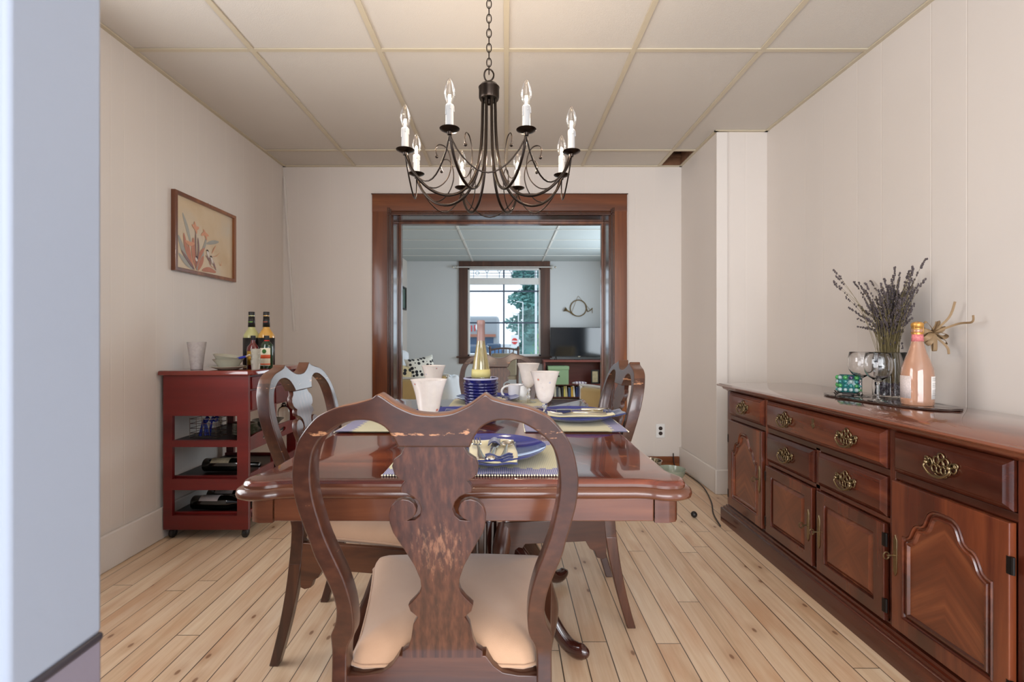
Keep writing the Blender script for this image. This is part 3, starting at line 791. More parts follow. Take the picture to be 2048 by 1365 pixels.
for a, b in ((i0, i0 + .022), (TL - i0 - .022, TL - i0)): G().bb(-.40, .40, a, b, .658, .707).build('end_apron', M['apron'], table, bevel=.002)
for a, b in ((-hw + .02, -hw + .042), (hw - .042, hw - .02)): G().bb(a, b, .12, TL - .12, .658, .707).build('side_apron', M['chair_y'], table, bevel=.002)
for sx in (-1, 1):
    for sy in (0, 1):
        pts = [(.4025, 0), (.43, -.001), (.448, .006), (.456, .02), (.456, .10), (.435, .10), (.435, .03), (.4025, .024)]
        pts = [(sx * a, (b + i0) if sy == 0 else TL - i0 - b) for a, b in pts]
        G().relief(pts, [(0, .655), (0, .707)], lambda a, b, h: Vector((a, b, h)), cap0=True).build('corner_block', M['apron'], table, ang=50)
# pedestal: reeded vase column on four sabre legs
pc = (0.0, .80)
prof = [(.055, .655), (.055, .60), (.04, .585), (.035, .56), (.045, .54), (.066, .52), (.074, .49), (.07, .46), (.055, .44), (.048, .425), (.06, .418), (.078, .405), (.085, .385), (.082, .33), (.078, .25), (.06, .215), (.02, .205)]
G().lathe(prof, 40, (pc[0], pc[1], 0)).build('pedestal_column', M['pedestal'], table, ang=50)
g = G()
for i in range(18):
    a = 2 * PI * i / 18
    g.tube([(pc[0] + .083 * math.cos(a), pc[1] + .083 * math.sin(a), .385), (pc[0] + .081 * math.cos(a), pc[1] + .081 * math.sin(a), .33), (pc[0] + .077 * math.cos(a), pc[1] + .077 * math.sin(a), .25)], .0065, 6)
g.build('reeding', M['pedestal'], table)
G().bb(-.34, .34, pc[1] - .3, pc[1] - .2, .655, .69).bb(-.34, .34, pc[1] + .2, pc[1] + .3, .655, .69).bb(-.1, .1, pc[1] - .3, pc[1] + .3, .652, .69).build('top_frame', M['pedestal'], table)
for sx, sy in ((1, -1), (1, 1), (-1, 1), (-1, -1)):
    tip = Vector((sx * .345, sy * .262, 0))
    path = [(0.12, .30, .034), (.25, .315, .034), (.42, .27, .033), (.58, .175, .030), (.72, .09, .027), (.84, .042, .026), (.93, .034, .027), (.985, .045, .022), (1.0, .052, .010)]
    pp = smooth([(pc[0] + tip.x * a, pc[1] + tip.y * a, z) for a, z, r in path], 3)
    rr = [v.x for v in smooth([Vector((r, 0, 0)) for a, z, r in path], 3)]
    G().tube(pp, rr, 12, sx=.72).build('pedestal_leg', M['pedestal'], table, ang=60)

# ------------------------------------------------------------------ things on the table
MT = TZ + .0045
def placemat(label, x, y, rotz, w_=.42, d_=.33):
    def fn(u, v):
        X = (u - .5) * w_; Y = (v - .5) * d_
        z = .0014 * math.sin(X * 34) * (1 if abs(v - .5) > .3 else .3) + .0016
        if v < .001 or v > .999: X *= 1.0; Y += .0015 * math.sin(u * 60)
        return Vector((X, Y, z))
    g = G().grid(60, 24, fn); g.grid(60, 24, lambda u, v: fn(u, v) + Vector((0, 0, .0025))); g.cur = 1
    for k in range(70):
        X = (k / 69 - .5) * w_
        for sg in (-1, 1): g.ball((X, sg * (d_ / 2 + .001), .0018), .0023, 5)
    o = g.build('placemat', [M['mat'], M['label_cream']], None, (x, y, TZ + .0012), rotz, ang=80)
    tag(o, label, 'placemat', 'woven placemats on the dining table')
    return o
placemat('cream and blue placemat at the nearest setting, behind the near chair back', -.058, 1.19, 0)
placemat('cream and blue placemat at the left setting, partly covered by the chair crest', -.372, 1.70, math.radians(-90), .42, .335)
placemat('cream and blue placemat on the right side under a cutlery-laden plate', .222, 1.72, math.radians(90), .44, .325)
placemat('cream and blue placemat at the far end beneath the mug and far goblet', -.04, 2.165, 0, .42, .29)

pl_prof = [(0.0, .006), (.055, .006), (.085, .009), (.110, .014), (.130, .020), (.1445, .0265), (.1462, .0275), (.1452, .0255), (.130, .016), (.108, .009), (.085, .003), (.078, 0), (.07, .0), (.066, .003), (0, .003)]
plate0 = None
def plate(label, x, y, z=MT):
    global plate0
    if plate0 is None:
        plate0 = G().lathe(pl_prof, 64).build('dinner_plate', M['plate'], ang=60); o = plate0
    else:
        o = plate0.copy(); SC.collection.objects.link(o)
    o.location = (x, y, z)
    return tag(o, label, 'plate', 'cobalt blue dinner plates on the placemats')
plate('cobalt blue plate at the nearest setting with fork, knife and spoon on it', -.048, 1.185)
plate('cobalt blue plate at the left setting, mostly hidden by the near chair crest', -.215, 1.70)
plate('cobalt blue plate on the right side of the table with napkin hanging over', .245, 1.72)
plate('cobalt blue plate at the far end of the table in front of the mug', -.085, 2.18)

def napkin(label, x, y, rotz, L=.22, W=.115, tail=0.0):
    o = empty('napkin', (x, y, MT + .014), label, 'napkin', 'folded napkins on the plates', rotz)
    def dish(yy): return .0 + .50 * max(0, abs(yy) - .07) ** 1.4
    def fn(u, v):
        X = (u - .5) * W; Y = (v - .5) * L
        return Vector((X + .004 * math.sin(v * 5), Y, dish(Y) + .002 * math.sin(u * 7 + v * 3)))
    G().grid(14, 26, fn).build('napkin_front', M['napkin'], o, (0, 0, .003), ang=80, solid=.004)
    def fb(u, v):
        X = (u - .5) * W * 1.04; Y = (v - .5) * (L * 1.04) - .004 - tail * (1 - v)
        return Vector((X, Y, dish(Y) + .002 * math.sin(u * 9 + v * 3) - .005))
    G().grid(14, 26, fb).build('napkin_lining', M['napkin_blue'], o, (0, 0, .003), ang=80, solid=.004)
    # rolled fold at the bottom edge
    g = G()
    for k in range(3):
        yy = -L / 2 + .006 + k * .010
        g.tube([(-W * .1 + i * W * .075, yy + .006 * math.sin(i * .9 + k), dish(yy) + .006 + .004 * k + .003 * math.sin(i * 1.3)) for i in range(8)], .0035, 8)
    g.build('folded_hem', M['napkin_blue'], o, ang=80)
    # pocket band over the knife
    G().grid(8, 8, lambda u, v: Vector(((u - .5) * .03 + .004, .03 + v * .05, .012 + dish(.06) + .010 * math.sin(PI * u)))).build('pocket_band', M['napkin_blue'], o, ang=80, solid=.002)
    return o
napkin('cream napkin with navy lining on the nearest plate', -.035, 1.155, 0)
napkin('cream and navy napkin overhanging the right plate', .262, 1.72, math.radians(90), .24, .10, .03)
napkin('navy-edged napkin corner beyond the left plate, in the near chair opening', -.145, 1.70, math.radians(70), .19, .09, .03)
napkin('small cream napkin lying on the far plate', -.075, 2.165, math.radians(80), .16, .08)

def ribbon(g, st, c=Vector((0, 0, 0))):
    """flat bar: st = [(x, y, z, halfwidth, halfthick)] along y"""
    R = []
    for x, y, z, a, b in st:
        R.append([Vector((x + a * math.cos(2 * PI * j / 10), y, z + b * math.sin(2 * PI * j / 10))) for j in range(10)])
    g.rings(R)
def mk_fork():
    o = empty('fork', (0, 0, 0), '', 'fork')
    g = G(); ribbon(g, [(0, -.100, .004, .006, .002), (0, -.09, .004, .0105, .003), (0, -.06, .005, .007, .0028), (0, -.02, .008, .004, .0022), (0, .02, .009, .003, .002)]); g.build('handle', M['silver'], o, ang=70)
    g = G(); ribbon(g, [(0, .018, .009, .003, .002), (0, .034, .006, .009, .0015), (0, .050, .004, .0125, .0013), (0, .058, .0045, .0125, .0012)])
    for k in range(4):
        x = (k - 1.5) * .0072
        ribbon(g, [(x, .055, .0045, .0020, .0012), (x, .078, .006, .0018, .0011), (x * 1.02, .100, .010, .0010, .0006)])
    g.build('tines', M['silver'], o, ang=70)
    return o
def mk_knife():
    o = empty('knife', (0, 0, 0), '', 'knife')
    g = G(); ribbon(g, [(0, -.105, .005, .006, .003), (0, -.10, .005, .011, .005), (0, -.06, .005, .008, .005), (0, -.01, .006, .009, .005), (0, .0, .006, .006, .004)]); g.build('handle', M['silver'], o, ang=70)
    g = G(); ribbon(g, [(0, -.002, .006, .005, .002), (0, .01, .006, .0095, .0010), (0, .08, .006, .0095, .0008), (.003, .105, .006, .0055, .0007), (.005, .112, .006, .001, .0005)]); g.build('blade', M['silver'], o, ang=70)
    return o
def mk_spoon():
    o = empty('spoon', (0, 0, 0), '', 'spoon')
    g = G(); ribbon(g, [(0, -.09, .004, .006, .002), (0, -.082, .004, .0095, .003), (0, -.05, .005, .006, .0026), (0, .0, .009, .0035, .002), (0, .02, .009, .0035, .002)]); g.build('handle', M['silver'], o, ang=70)
    def fn(u, v):
        a = (u - .5) * 2; b = v
        wv = .0185 * math.sqrt(max(0, 1 - (2 * b - 1) ** 2)) * (1.06 - .2 * b)
        x = a * wv; y = .018 + b * .055
        return Vector((x, y, .0095 - .008 * (1 - a * a) * math.sqrt(max(0, 1 - (2 * b - 1) ** 2))))
    G().grid(12, 16, fn).build('bowl', M['silver'], o, ang=80, solid=.0012)
    return o
def lay(first, label, x, y, rotz, z=MT + .022, tiltx=0.0, grp='cutlery on the napkins'):
    o = first if first['label'] == '' else copy_tree(first)
    o.location = (x, y, z); o.rotation_euler = (tiltx, 0, rotz); o['label'] = label; o['group'] = grp
    return o
fork, knife, spoon = mk_fork(), mk_knife(), mk_spoon()
lay(fork, 'silver fork on the nearest napkin, left of the knife', -.068, 1.150, math.radians(8), MT + .022)
lay(knife, 'silver knife with ornate handle on the nearest napkin', -.030, 1.150, math.radians(-3), MT + .022)
lay(spoon, 'silver spoon on the nearest napkin, right of the knife', .0, 1.150, math.radians(-5), MT + .022)
lay(fork, 'silver fork on the right plate, nearest the table front', .255, 1.688, math.radians(86), MT + .022)
lay(knife, 'silver knife on the right plate with raised handle', .27, 1.722, math.radians(99), MT + .030)
lay(spoon, 'silver spoon on the right plate, farthest of its three utensils', .262, 1.752, math.radians(92), MT + .022)

# goblets
gp = [(0.0, .0), (.036, .0), (.038, .003), (.022, .007), (.008, .010), (.006, .022), (.010, .030), (.010, .036), (.006, .042), (.006, .052), (.011, .058), (.009, .066), (.004, .068)]
bp = [(.0005, .066), (.012, .070), (.023, .080), (.030, .095), (.034, .115), (.038, .135), (.044, .158), (.051, .178), (.0525, .180), (.0505, .178), (.043, .156), (.0365, .133), (.032, .113), (.027, .094), (.020, .084), (.0005, .080)]
gob0 = None
def goblet(label, x, y, z=TZ, rz=0):
    global gob0
    if gob0 is None:
        o = gob0 = empty('goblet', (x, y, z), label, 'goblet', 'milk glass goblets on the dining table')
        G().lathe(gp, 28).build('stem', M['glass'], o, ang=60)
        G().lathe(bp, 40).build('bowl', M['milk'], o, ang=60)
    else:
        o = copy_tree(gob0); o.location = (x, y, z); o['label'] = label
    o.rotation_euler = (0, 0, rz)
    return o
goblet('white flared goblet just left of centre, nearest and behind the near chair crest', -.222, 1.36)
goblet('white flared goblet in back on the left, half hidden by a nearer goblet', -.315, 2.05, TZ, 1.2)
goblet('white flared goblet on the right with green and red spots, nearest there', .136, 1.68, TZ, 2.3)
goblet('white flared goblet behind the right one, showing its clear stem', .100, 2.17, TZ + .003, 4.1)

# wine cooler and bottle
cooler = empty('wine_cooler', (-.100, 1.86, TZ), 'cobalt blue glazed basket-weave wine cooler holding the gold bottle', 'wine cooler')
prof = [(0, .0), (.048, .0), (.050, .006), (.054, .04), (.058, .09), (.062, .13), (.067, .139), (.068, .143), (.062, .143), (.056, .13), (.050, .05), (.046, .012), (0, .012)]
G().lathe(prof, 40).build('body', M['cobalt'], cooler, ang=60)
g = G()
for k in range(11):
    z = .010 + k * .0112; r = .0515 + .011 * (z / .13)
    g.tube([(r * (1 + .045 * (1 if (j + k) % 2 else -1)) * math.cos(2 * PI * j / 36), r * (1 + .045 * (1 if (j + k) % 2 else -1)) * math.sin(2 * PI * j / 36), z) for j in range(36)], .0055, 6, closed=True)
g.build('woven_bands', M['cobalt'], cooler, ang=70)
G().tube([(.0655 * math.cos(2 * PI * j / 36), .0655 * math.sin(2 * PI * j / 36), .141) for j in range(36)], .0035, 6, closed=True).build('rim', flat('pale_lilac_rim', rgb(168, 168, 196), .2), cooler)

def bottle(name, label, loc, prof, glassm, cat='bottle', group=None, cap=None, labels=(), rot=None, inner=None):
    t = empty(name, loc, label, cat, group)
    if rot is not None: t.rotation_euler = rot
    G().lathe(prof, 36, cap=False).build('bottle_glass', glassm, t, ang=55)
    if inner: G().lathe(inner[0], 32).build('liquid', inner[1], t, ang=60)
    if cap: G().lathe(cap[0], 28).build(cap[2] if len(cap) > 2 else 'cap', cap[1], t, ang=55)
    for nm, z0, z1, r0, r1, a0, a1, m in labels:
        n = 24
        G().grid(n, 1, lambda u, v, r0=r0, r1=r1, z0=z0, z1=z1, a0=a0, a1=a1: Vector(((r0 + (r1 - r0) * v) * math.cos(a0 + (a1 - a0) * u), (r0 + (r1 - r0) * v) * math.sin(a0 + (a1 - a0) * u), z0 + (z1 - z0) * v))).build(nm, m, t, ang=80, solid=.0006)
    return t
A0, A1 = -PI, 0.0
hock = [(0, .004), (.034, 0), (.0375, .004), (.038, .02), (.038, .12), (.036, .155), (.030, .195), (.022, .235), (.0165, .27), (.0145, .30), (.0145, .352), (.0, .354)]
bottle('wine_bottle', 'tall slim gold wine bottle with pink capsule standing in the blue cooler', (-.100, 1.86, TZ + .0125), hock, M['glass_gold'],
       cap=([(.0165, .262), (.0155, .30), (.0152, .336), (.0160, .338), (.0162, .350), (.014, .356), (0, .357)], M['capsule'], 'capsule'),
       labels=[('label', .135, .165, .0378, .0355, -PI * 1.05, .05, M['label_yellow'])])

# mug and folded paper
mug = empty('mug', (.046, 2.29, TZ + .004), 'small white mug with a round handle at the far end of the table', 'mug')
G().lathe([(0, 0), (.034, 0), (.038, .004), (.039, .066), (.0405, .070), (.0385, .071), (.0365, .066), (.0355, .008), (0, .006)], 32).build('cup', flat('white_ceramic_streaked', rgb(226, 224, 226), .15, coat=.5, var=.1, scale=25), mug, ang=60)
G().tube([(-.036 - .033 * math.sin(PI * i / 12), 0, .037 + .027 * math.cos(PI * i / 12)) for i in range(13)], .0052, 8, sx=1.4).build('handle', M['whitew'], mug, ang=80)
o = G().add([(-.02, 0, 0), (.022, .0, 0), (.016, .0, .075), (-.014, 0, .068), (.022, .0, 0), (.035, .025, 0), (.030, .025, .06), (.016, 0, .075)], [(0, 1, 2, 3), (4, 5, 6, 7)]).build('folded_card', M['white'], None, (.080, 2.235, TZ + .004), solid=.001)
tag(o, 'small white folded card standing beside the mug at the far table end', 'card')

# ================================================================== SIDEBOARD
SX = 1.26
sb = empty('sideboard', (SX, 1.915, 0), 'long mahogany sideboard with drawers and arched doors along the right wall', 'sideboard')
def Y_(y): return y - 1.915
D = XR - SX - .017
G().bb(.012, D, Y_(1.145), Y_(2.685), .10, .755).build('carcass', M['sb_z'], sb)
# face frame made of stiles and rails
for a, b in ((1.13, 1.168), (1.535, 1.558), (2.28, 2.306), (2.662, 2.70)):
    G().bb(-.002, .02, Y_(a), Y_(b), .095, .757).build('stile', M['sb_z'], sb, bevel=.001)
for z0, z1 in ((.745, .762), (.590, .612), (.095, .112)): G().bb(-.0015, .02, Y_(1.14), Y_(2.69), z0, z1).build('rail', M['sb'], sb, bevel=.001)
G().bb(-.0015, .02, Y_(1.55), Y_(2.285), .436, .452).build('rail', M['sb'], sb, bevel=.001)
G().bb(-.0015, .02, Y_(1.905), Y_(1.93), .10, .60).build('stile', M['sb_z'], sb, bevel=.001)
# top with moulded edge
def sbmap(a, b, h): return Vector((a, b, .785 + h))
rect = [(-.052, Y_(1.08)), (D + .0, Y_(1.08)), (D + .0, Y_(2.735)), (-.052, Y_(2.735))]
G().relief(rect, [(.020, -.018), (.004, -.015), (0, -.010), (.003, -.005), (.010, -.003), (.014, 0)], sbmap, cap0=True).build('top', M['sb_top'], sb, ang=50)
rect = [(-.030, Y_(1.10)), (D - .02, Y_(1.10)), (D - .02, Y_(2.715)), (-.030, Y_(2.715))]
G().relief(rect, [(.024, -.042), (.018, -.036), (.006, -.030), (.002, -.022), (0, -.017)], sbmap, cap0=True).build('cornice', M['sb'], sb, ang=50)
# plinth
rect = [(-.034, Y_(1.09)), (D, Y_(1.09)), (D, Y_(2.72)), (-.034, Y_(2.72))]
G().relief(rect, [(0, 0), (0, .074), (.003, .078), (.010, .080), (.012, .088), (.020, .092), (.022, .100), (.034, .104)], lambda a, b, h: Vector((a, b, h)), cap0=True).build('plinth', M['sb'], sb, ang=40)
# end bracket shape at the far corner post
vs, fs = filled([[(0, .10), (.028, .10), (.028, .13), (.012, .16), (.010, .22), (.010, .60), (.016, .64), (.024, .68), (.026, .757), (0, .757)]], .018, .001)
G().add([Vector((v[2] + .012, Y_(2.685) + v[0], v[1])) for v in vs], fs).build('corner_bracket', M['sb_z'], sb)
mpf = lambda y0, z0: (lambda a, b, h: Vector((-h, a, b)))
def centred(rect):
    y0, y1, z0, z1 = rect; return (y0 + y1) / 2, (z0 + z1) / 2, (y1 - y0) / 2, (z1 - z0) / 2
def handle_pull(parent, y, z):
    o = bpy.data.objects.new('handle', None)
    g = G()
    rt = .0026
    def ring(cy, cz, ry, rz_, a0=0, a1=2 * PI, n=16, r=rt, off=.003):
        pts = [(-off, cy + ry * math.cos(a0 + (a1 - a0) * i / n), cz + rz_ * math.sin(a0 + (a1 - a0) * i / n)) for i in range(n if abs(a1 - a0 - 2 * PI) < 1e-6 else n + 1)]
        g.tube(pts, r, 6, closed=abs(a1 - a0 - 2 * PI) < 1e-6, up=(1, 0, 0), sx=1.0)
    ring(0, .028, .009, .009); ring(-.014, .014, .009, .011); ring(.014, .014, .009, .011); ring(0, .006, .010, .010)
    ring(-.007, -.010, .0075, .011); ring(.007, -.010, .0075, .011); ring(-.021, -.010, .008, .010); ring(.021, -.010, .008, .010)
    ring(-.037, .003, .010, .013); ring(.037, .003, .010, .013); ring(-.045, .012, .006, .006); ring(.045, .012, .006, .006)
    ring(0, -.024, .018, .006, PI, 2 * PI); g.ball((-.004, 0, -.032), .0035, 6)
    base_o = g.build('handle', M['brass'], parent, (0, y, z), ang=70)
    g = G()
    pts = smooth([(-.012, -.036, .004), (-.017, -.040, -.006), (-.018, -.030, -.018), (-.019, -.016, -.027), (-.020, 0, -.029), (-.019, .016, -.027), (-.018, .030, -.018), (-.017, .040, -.006), (-.012, .036, .004)], 4)
    g.tube(pts, [.0022 + .0016 * math.sin(PI * i / (len(pts) - 1)) for i in range(len(pts))], 8)
    for sg in (-1, 1):
        g.tube([(0, sg * .036, .004), (-.013, sg * .036, .004)], .0045, 8); g.ball((-.014, sg * .036, .004), .006, 8)
    g.build('bail', M['brass'], base_o, ang=70)
    bpy.data.objects.remove(o)
    return base_o
def drawer(y0, y1, z0, z1, pulls, keyhole=None):
    cy, cz, hy, hz = centred((Y_(y0), Y_(y1), z0, z1))
    rect = [(-hy, -hz), (hy, -hz), (hy, hz), (-hy, hz)]
    o = G().relief(rect, [(0, -.004), (0, .006), (.002, .008), (.010, .012), (.016, .018), (.020, .019)], mpf(0, 0)).build('drawer', M['sb'], sb, (-.002, cy, cz), ang=25)
    for p in pulls: handle_pull(o, p, 0.0); 
    for ch in [c for c in SC.objects if c.parent == o]: ch.location.x = -.0195
    if keyhole is not None:
        vs, fs = filled([[(-.006, -.014), (0, -.022), (.006, -.014), (.012, -.010), (.006, -.004), (.006, .006), (.010, .012), (0, .022), (-.010, .012), (-.006, .006), (-.006, -.004), (-.012, -.010)], [(-.002, -.007), (.002, -.007), (.002, .008), (-.002, .008)]], .002, .0004)
        G().add([Vector((v[2], v[0], v[1])) for v in vs], fs).build('escutcheon', M['brass'], o, (-.020, keyhole, .02))
    return o
drawer(1.172, 1.531, .615, .742, [0.0])
drawer(2.310, 2.658, .615, .742, [0.0])
drawer(1.562, 2.276, .615, .742, [-.193, .193], 0.0)
drawer(1.562, 1.902, .456, .587, [0.0])
drawer(1.933, 2.276, .456, .587, [0.0])
def arch(hw_, z0, zs, zt):
    """arched panel outline: ogee shoulders then a round head"""
    T = zt - zs
    h = [(hw_, z0), (hw_, zs)] + [(hw_ * a, zs + T * b) for a, b in ((.90, .01), (.82, .08), (.76, .25), (.70, .38), (.62, .455), (.52, .49), (.455, .56), (.41, .70), (.345, .86), (.23, .965), (.10, .998))] + [(0, zt)]
    sh = [(p.x, p.y) for p in smooth([(a, b, 0) for a, b in h[2:]], 4)]
    half = h[:2] + sh
    return half + [(-a, b) for a, b in reversed(half) if a > 1e-6]
def door_panel(y0, y1, z0, z1, arched, hinge_side, key_side):
    cy, cz, hy, hz = centred((Y_(y0), Y_(y1), z0, z1))
    rect = [(-hy, -hz), (hy, -hz), (hy, hz), (-hy, hz)]
    if arched: hole = arch(hy - .040, -hz + .050, hz - .165, hz - .045)
    else: hole = [(-hy + .045, -hz + .045), (hy - .045, -hz + .045), (hy - .045, hz - .045), (-hy + .045, hz - .045)]
    vs, fs = filled([rect, hole], .020, .003)
    o = G().add([Vector((-v[2] - .008, v[0], v[1])) for v in vs], fs).build('door', M['sb_z'], sb, (-.002, cy, cz), ang=30)
    if arched: pr = [(0, .003), (0, .016), (.003, .0195), (.007, .0175), (.009, .012), (.012, .012), (.016, .0185), (.021, .0185), (.025, .012), (.027, .009)]
    else: pr = [(0, .003), (.001, .006), (.006, .006), (.020, .016), (.0215, .0175), (.024, .0175)]
    G().relief(hole, pr, mpf(0, 0), cap1=not arched).build('molding' if arched else 'raised_panel', M['sb'] if arched else M['sb_v4'], o, (0, 0, 0), ang=35)
    if arched:
        vs, fs = filled([hole], .002, 0)
        G().add([Vector((-.0105 - v[2], v[0], v[1])) for v in vs], fs).build('veneer_panel', M['sb_v2'], o, (0, 0, 0), ang=35)
    ky = key_side * (hy - .018)
    g = G()
    vs, fs = filled([[(-.007, -.05), (0, -.066), (.007, -.05), (.0065, .05), (0, .066), (-.0065, .05)]], .003, .0008)
    g.add([Vector((v[2] - .0195, ky + v[0], v[1])) for v in vs], fs)
    e = g.build('escutcheon', M['brass'], o)
    g = G().tube([(-.020, ky, 0), (-.045, ky, 0)], .0032, 8)
    g.tube([(-.048 - .009 * math.cos(2 * PI * i / 14), ky, .011 * math.sin(2 * PI * i / 14)) for i in range(14)], .0022, 6, closed=True)
    g.build('key', M['brass'], e)
    for zz in (-hz * .68, hz * .68) if not arched else (-hz * .74, hz * .56):
        g = G().tube([(-.014, hinge_side * (hy + .005), zz - .022), (-.014, hinge_side * (hy + .005), zz + .022)], .0048, 8)
        g.bb(-.019, -.014, hinge_side * (hy - .001) - .005, hinge_side * (hy - .001) + .005, zz - .022, zz + .022)
        g.build('hinge', M['blackm'], o)
    return o
door_panel(1.172, 1.531, .115, .587, True, -1, 1)
door_panel(2.310, 2.658, .115, .587, True, 1, -1)
# middle doors
door_panel(1.562, 1.902, .115, .433, False, -1, 1)
door_panel(1.933, 2.276, .115, .433, False, 1, -1)

# ------------------------------------------------------------------ on the sideboard
ZS = .785
random.seed(5)
N_ = 60
out = []
for i in range(N_):
    a = 2 * PI * i / N_
    e = 2.6
    cx = math.copysign(abs(math.cos(a)) ** (2 / e), math.cos(a)) * .105; cy = math.copysign(abs(math.sin(a)) ** (2 / e), math.sin(a)) * .265
    j = 1 + random.uniform(-.03, .02)
    out.append((cx * j, cy * j))
slate = G().relief(out, [(.003, 0), (0, .003), (.002, .006), (.0, .008), (.007, .0095)], lambda a, b, h: Vector((a, b, h + .001 * math.sin(a * 90 + b * 50))), cap0=True)
o = slate.build('serving_board', flat('dark_rough_wood_slab', rgb(58, 40, 34), .25, coat=.8, var=.4, scale=25, bump=.001), None, (1.535, 1.925, ZS), math.radians(9), ang=40)
tag(o, 'rough-edged dark serving board on the sideboard under glasses and bottle', 'serving board')
ZB = ZS + .0105
wp = [(.001, .0), (.034, .0), (.036, .0015), (.02, .004), (.006, .008), (.0045, .02), (.0042, .06), (.005, .075), (.014, .082), (.032, .094), (.043, .112), (.0475, .135), (.046, .16), (.042, .188), (.0412, .1885), (.0405, .186), (.0445, .16), (.046, .135), (.0415, .113), (.030, .096), (.012, .085), (.001, .083)]
wg = empty('wine_glass', (1.515, 2.03, ZB), 'empty clear wine glass nearer the back wall, left of its twin', 'wine glass', 'wine glasses on the serving board')
G().lathe(wp, 40).build('glass', M['glass'], wg, ang=60)
w2 = copy_tree(wg); w2.location = (1.475, 1.885, ZB); w2['label'] = 'empty clear wine glass nearer the camera, beside the rose bottle'
# rose bottle
rp = [(0, .012), (.030, .004), (.046, 0), (.049, .004), (.0495, .02), (.0495, .11), (.047, .135), (.038, .165), (.026, .20), (.0185, .232), (.0165, .25), (.0165, .268), (.0185, .270), (.0185, .280), (.016, .283), (.0, .284)]
rb = bottle('rose_bottle', 'pale pink sparkling wine bottle with wired cork and white labels on the sideboard', (1.535, 1.775, ZB), rp, M['rose'],
            cap=([(.0145, .284), (.0150, .287), (.019, .292), (.0195, .300), (.016, .306), (0, .307)], M['gold'], 'cork'),
            labels=[('neck_label', .236, .262, .0190, .0172, -PI * 1.1, .1, flat('pink_floral_label', rgb(206, 120, 120), .5, var=.6, scale=160)),
                    ('back_label', .025, .108, .0500, .0500, -PI * .5 + .18, -PI * .5 + 1.5, M['label_white']),
                    ('front_label', .025, .108, .0500, .0500, -PI - .55, -PI + .50, flat('speckled_label', rgb(214, 200, 196), .5, var=.4, scale=260))])
G().lathe([(.0185, .280), (.0178, .262), (.0172, .284)], 24).build('foil', M['gold'], rb)
g = G()
for a in range(4):
    an = a * PI / 2 + .4
    g.tube([(.019 * math.cos(an), .019 * math.sin(an), .268), (.0195 * math.cos(an), .0195 * math.sin(an), .29), (.012 * math.cos(an), .012 * math.sin(an), .308), (0, 0, .3095)], .0009, 5)
g.tube([(.0195 * math.cos(i * PI / 10), .0195 * math.sin(i * PI / 10), .269) for i in range(20)], .001, 5, closed=True)
g.build('wire_cage', M['gold'], rb)
g = G()
for i in range(11):
    z = .100 - i * .006
    if i in (2, 6): continue
    L = 1.0 if i % 3 else .7
    a0 = -PI * .5 + .26
    pts = [(.0508 * math.cos(a0 + k * .1 * L), .0508 * math.sin(a0 + k * .1 * L), z) for k in range(11)]
    g.tube(pts, .0005, 4)
g.build('label_print', M['ink'], rb)
# lavender vase
vase = empty('glass_vase', (1.630, 2.02, ZB), 'clear straight glass vase holding the dried lavender on the sideboard', 'vase')
G().lathe([(0, 0), (.058, 0), (.060, .003), (.060, .186), (.0590, .188), (.0565, .186), (.0565, .008), (0, .008)], 40).build('glass', M['glass'], vase, ang=60)
random.seed(8)
g = G()
for k in range(500):
    a = random.uniform(0, 2 * PI); r = .050 * math.sqrt(random.random()); z = .012 + random.random() * .045
    g.ball((r * math.cos(a), r * math.sin(a), z), random.uniform(.003, .005), 4, (1, 1, 1.4))
o = g.build('lavender_buds', flat('dried_lavender_buds', rgb(92, 84, 96), .8, var=.3, scale=90), None, (1.630, 2.02, ZB), ang=80)
tag(o, 'loose grey lavender buds filling the bottom of the glass vase', 'lavender buds', kind='stuff')
lav = empty('lavender_bunch', (1.630, 2.02, ZB + .05), 'large bunch of dried lavender stems standing in the glass vase', 'dried flowers')
random.seed(21)
gs, gf = G(), G()
for k in range(240):
    a = random.uniform(0, 2 * PI); r0 = random.uniform(.0, .042)
    lean = random.gauss(0, .26) if k > 14 else random.choice((-1, 1)) * random.uniform(.5, .8)
    la = random.uniform(0, 2 * PI)
    hgt = random.uniform(.26, .50) if k > 12 else random.uniform(.36, .50)
    if k > 60: hgt *= .86
    dx, dy = abs(lean) * math.cos(la) * .42, abs(lean) * math.sin(la) * .42
    dx = min(dx, .10)
    if dx - .8 * dy > .13: dx *= .13 / (dx - .8 * dy + 1e-6); dy *= .35
    p0 = Vector((r0 * math.cos(a), r0 * math.sin(a), random.uniform(.0, .02)))
    top = Vector((p0.x * .4 + dx * hgt * 1.9, p0.y * .4 + dy * hgt * 2.3 - .015, hgt))
    nk = Vector((p0.x * .75 + max(-.03, min(.03, dx * .1)), p0.y * .75 + max(-.03, min(.03, dy * .1)), .13))
    mid = (nk + top) / 2 + Vector((dx * -.05, dy * -.05, .03))
    pts = smooth([p0, nk, mid, top], 5)
    rad = .0011 if k < 90 else .0014
    gs.tube(pts, [rad * (1 - .4 * i / (len(pts) - 1)) for i in range(len(pts))], 4)
    # flower head
    nfl = random.randint(5, 10)
    T = (pts[-1] - pts[-3]).normalized()
    bend = Vector((random.uniform(-.3, .3), random.uniform(-.3, .3), -.15))
    for i in range(nfl):
        q_ = pts[-1] - T * (i * .0085) + bend * (.012 * (1 - i / nfl)) if i < nfl - 2 else pts[-1] - T * (i * .012)
        for j in range(2):
            off = Vector((random.uniform(-1, 1), random.uniform(-1, 1), random.uniform(-.5, .5))) * .0028
            gf.ball(q_ + off, random.uniform(.0022, .0038), 4, (1, 1, 1.5))
gs.build('stems', flat('dried_stems', rgb(112, 100, 66), .8, var=.35, scale=30), lav, ang=70)
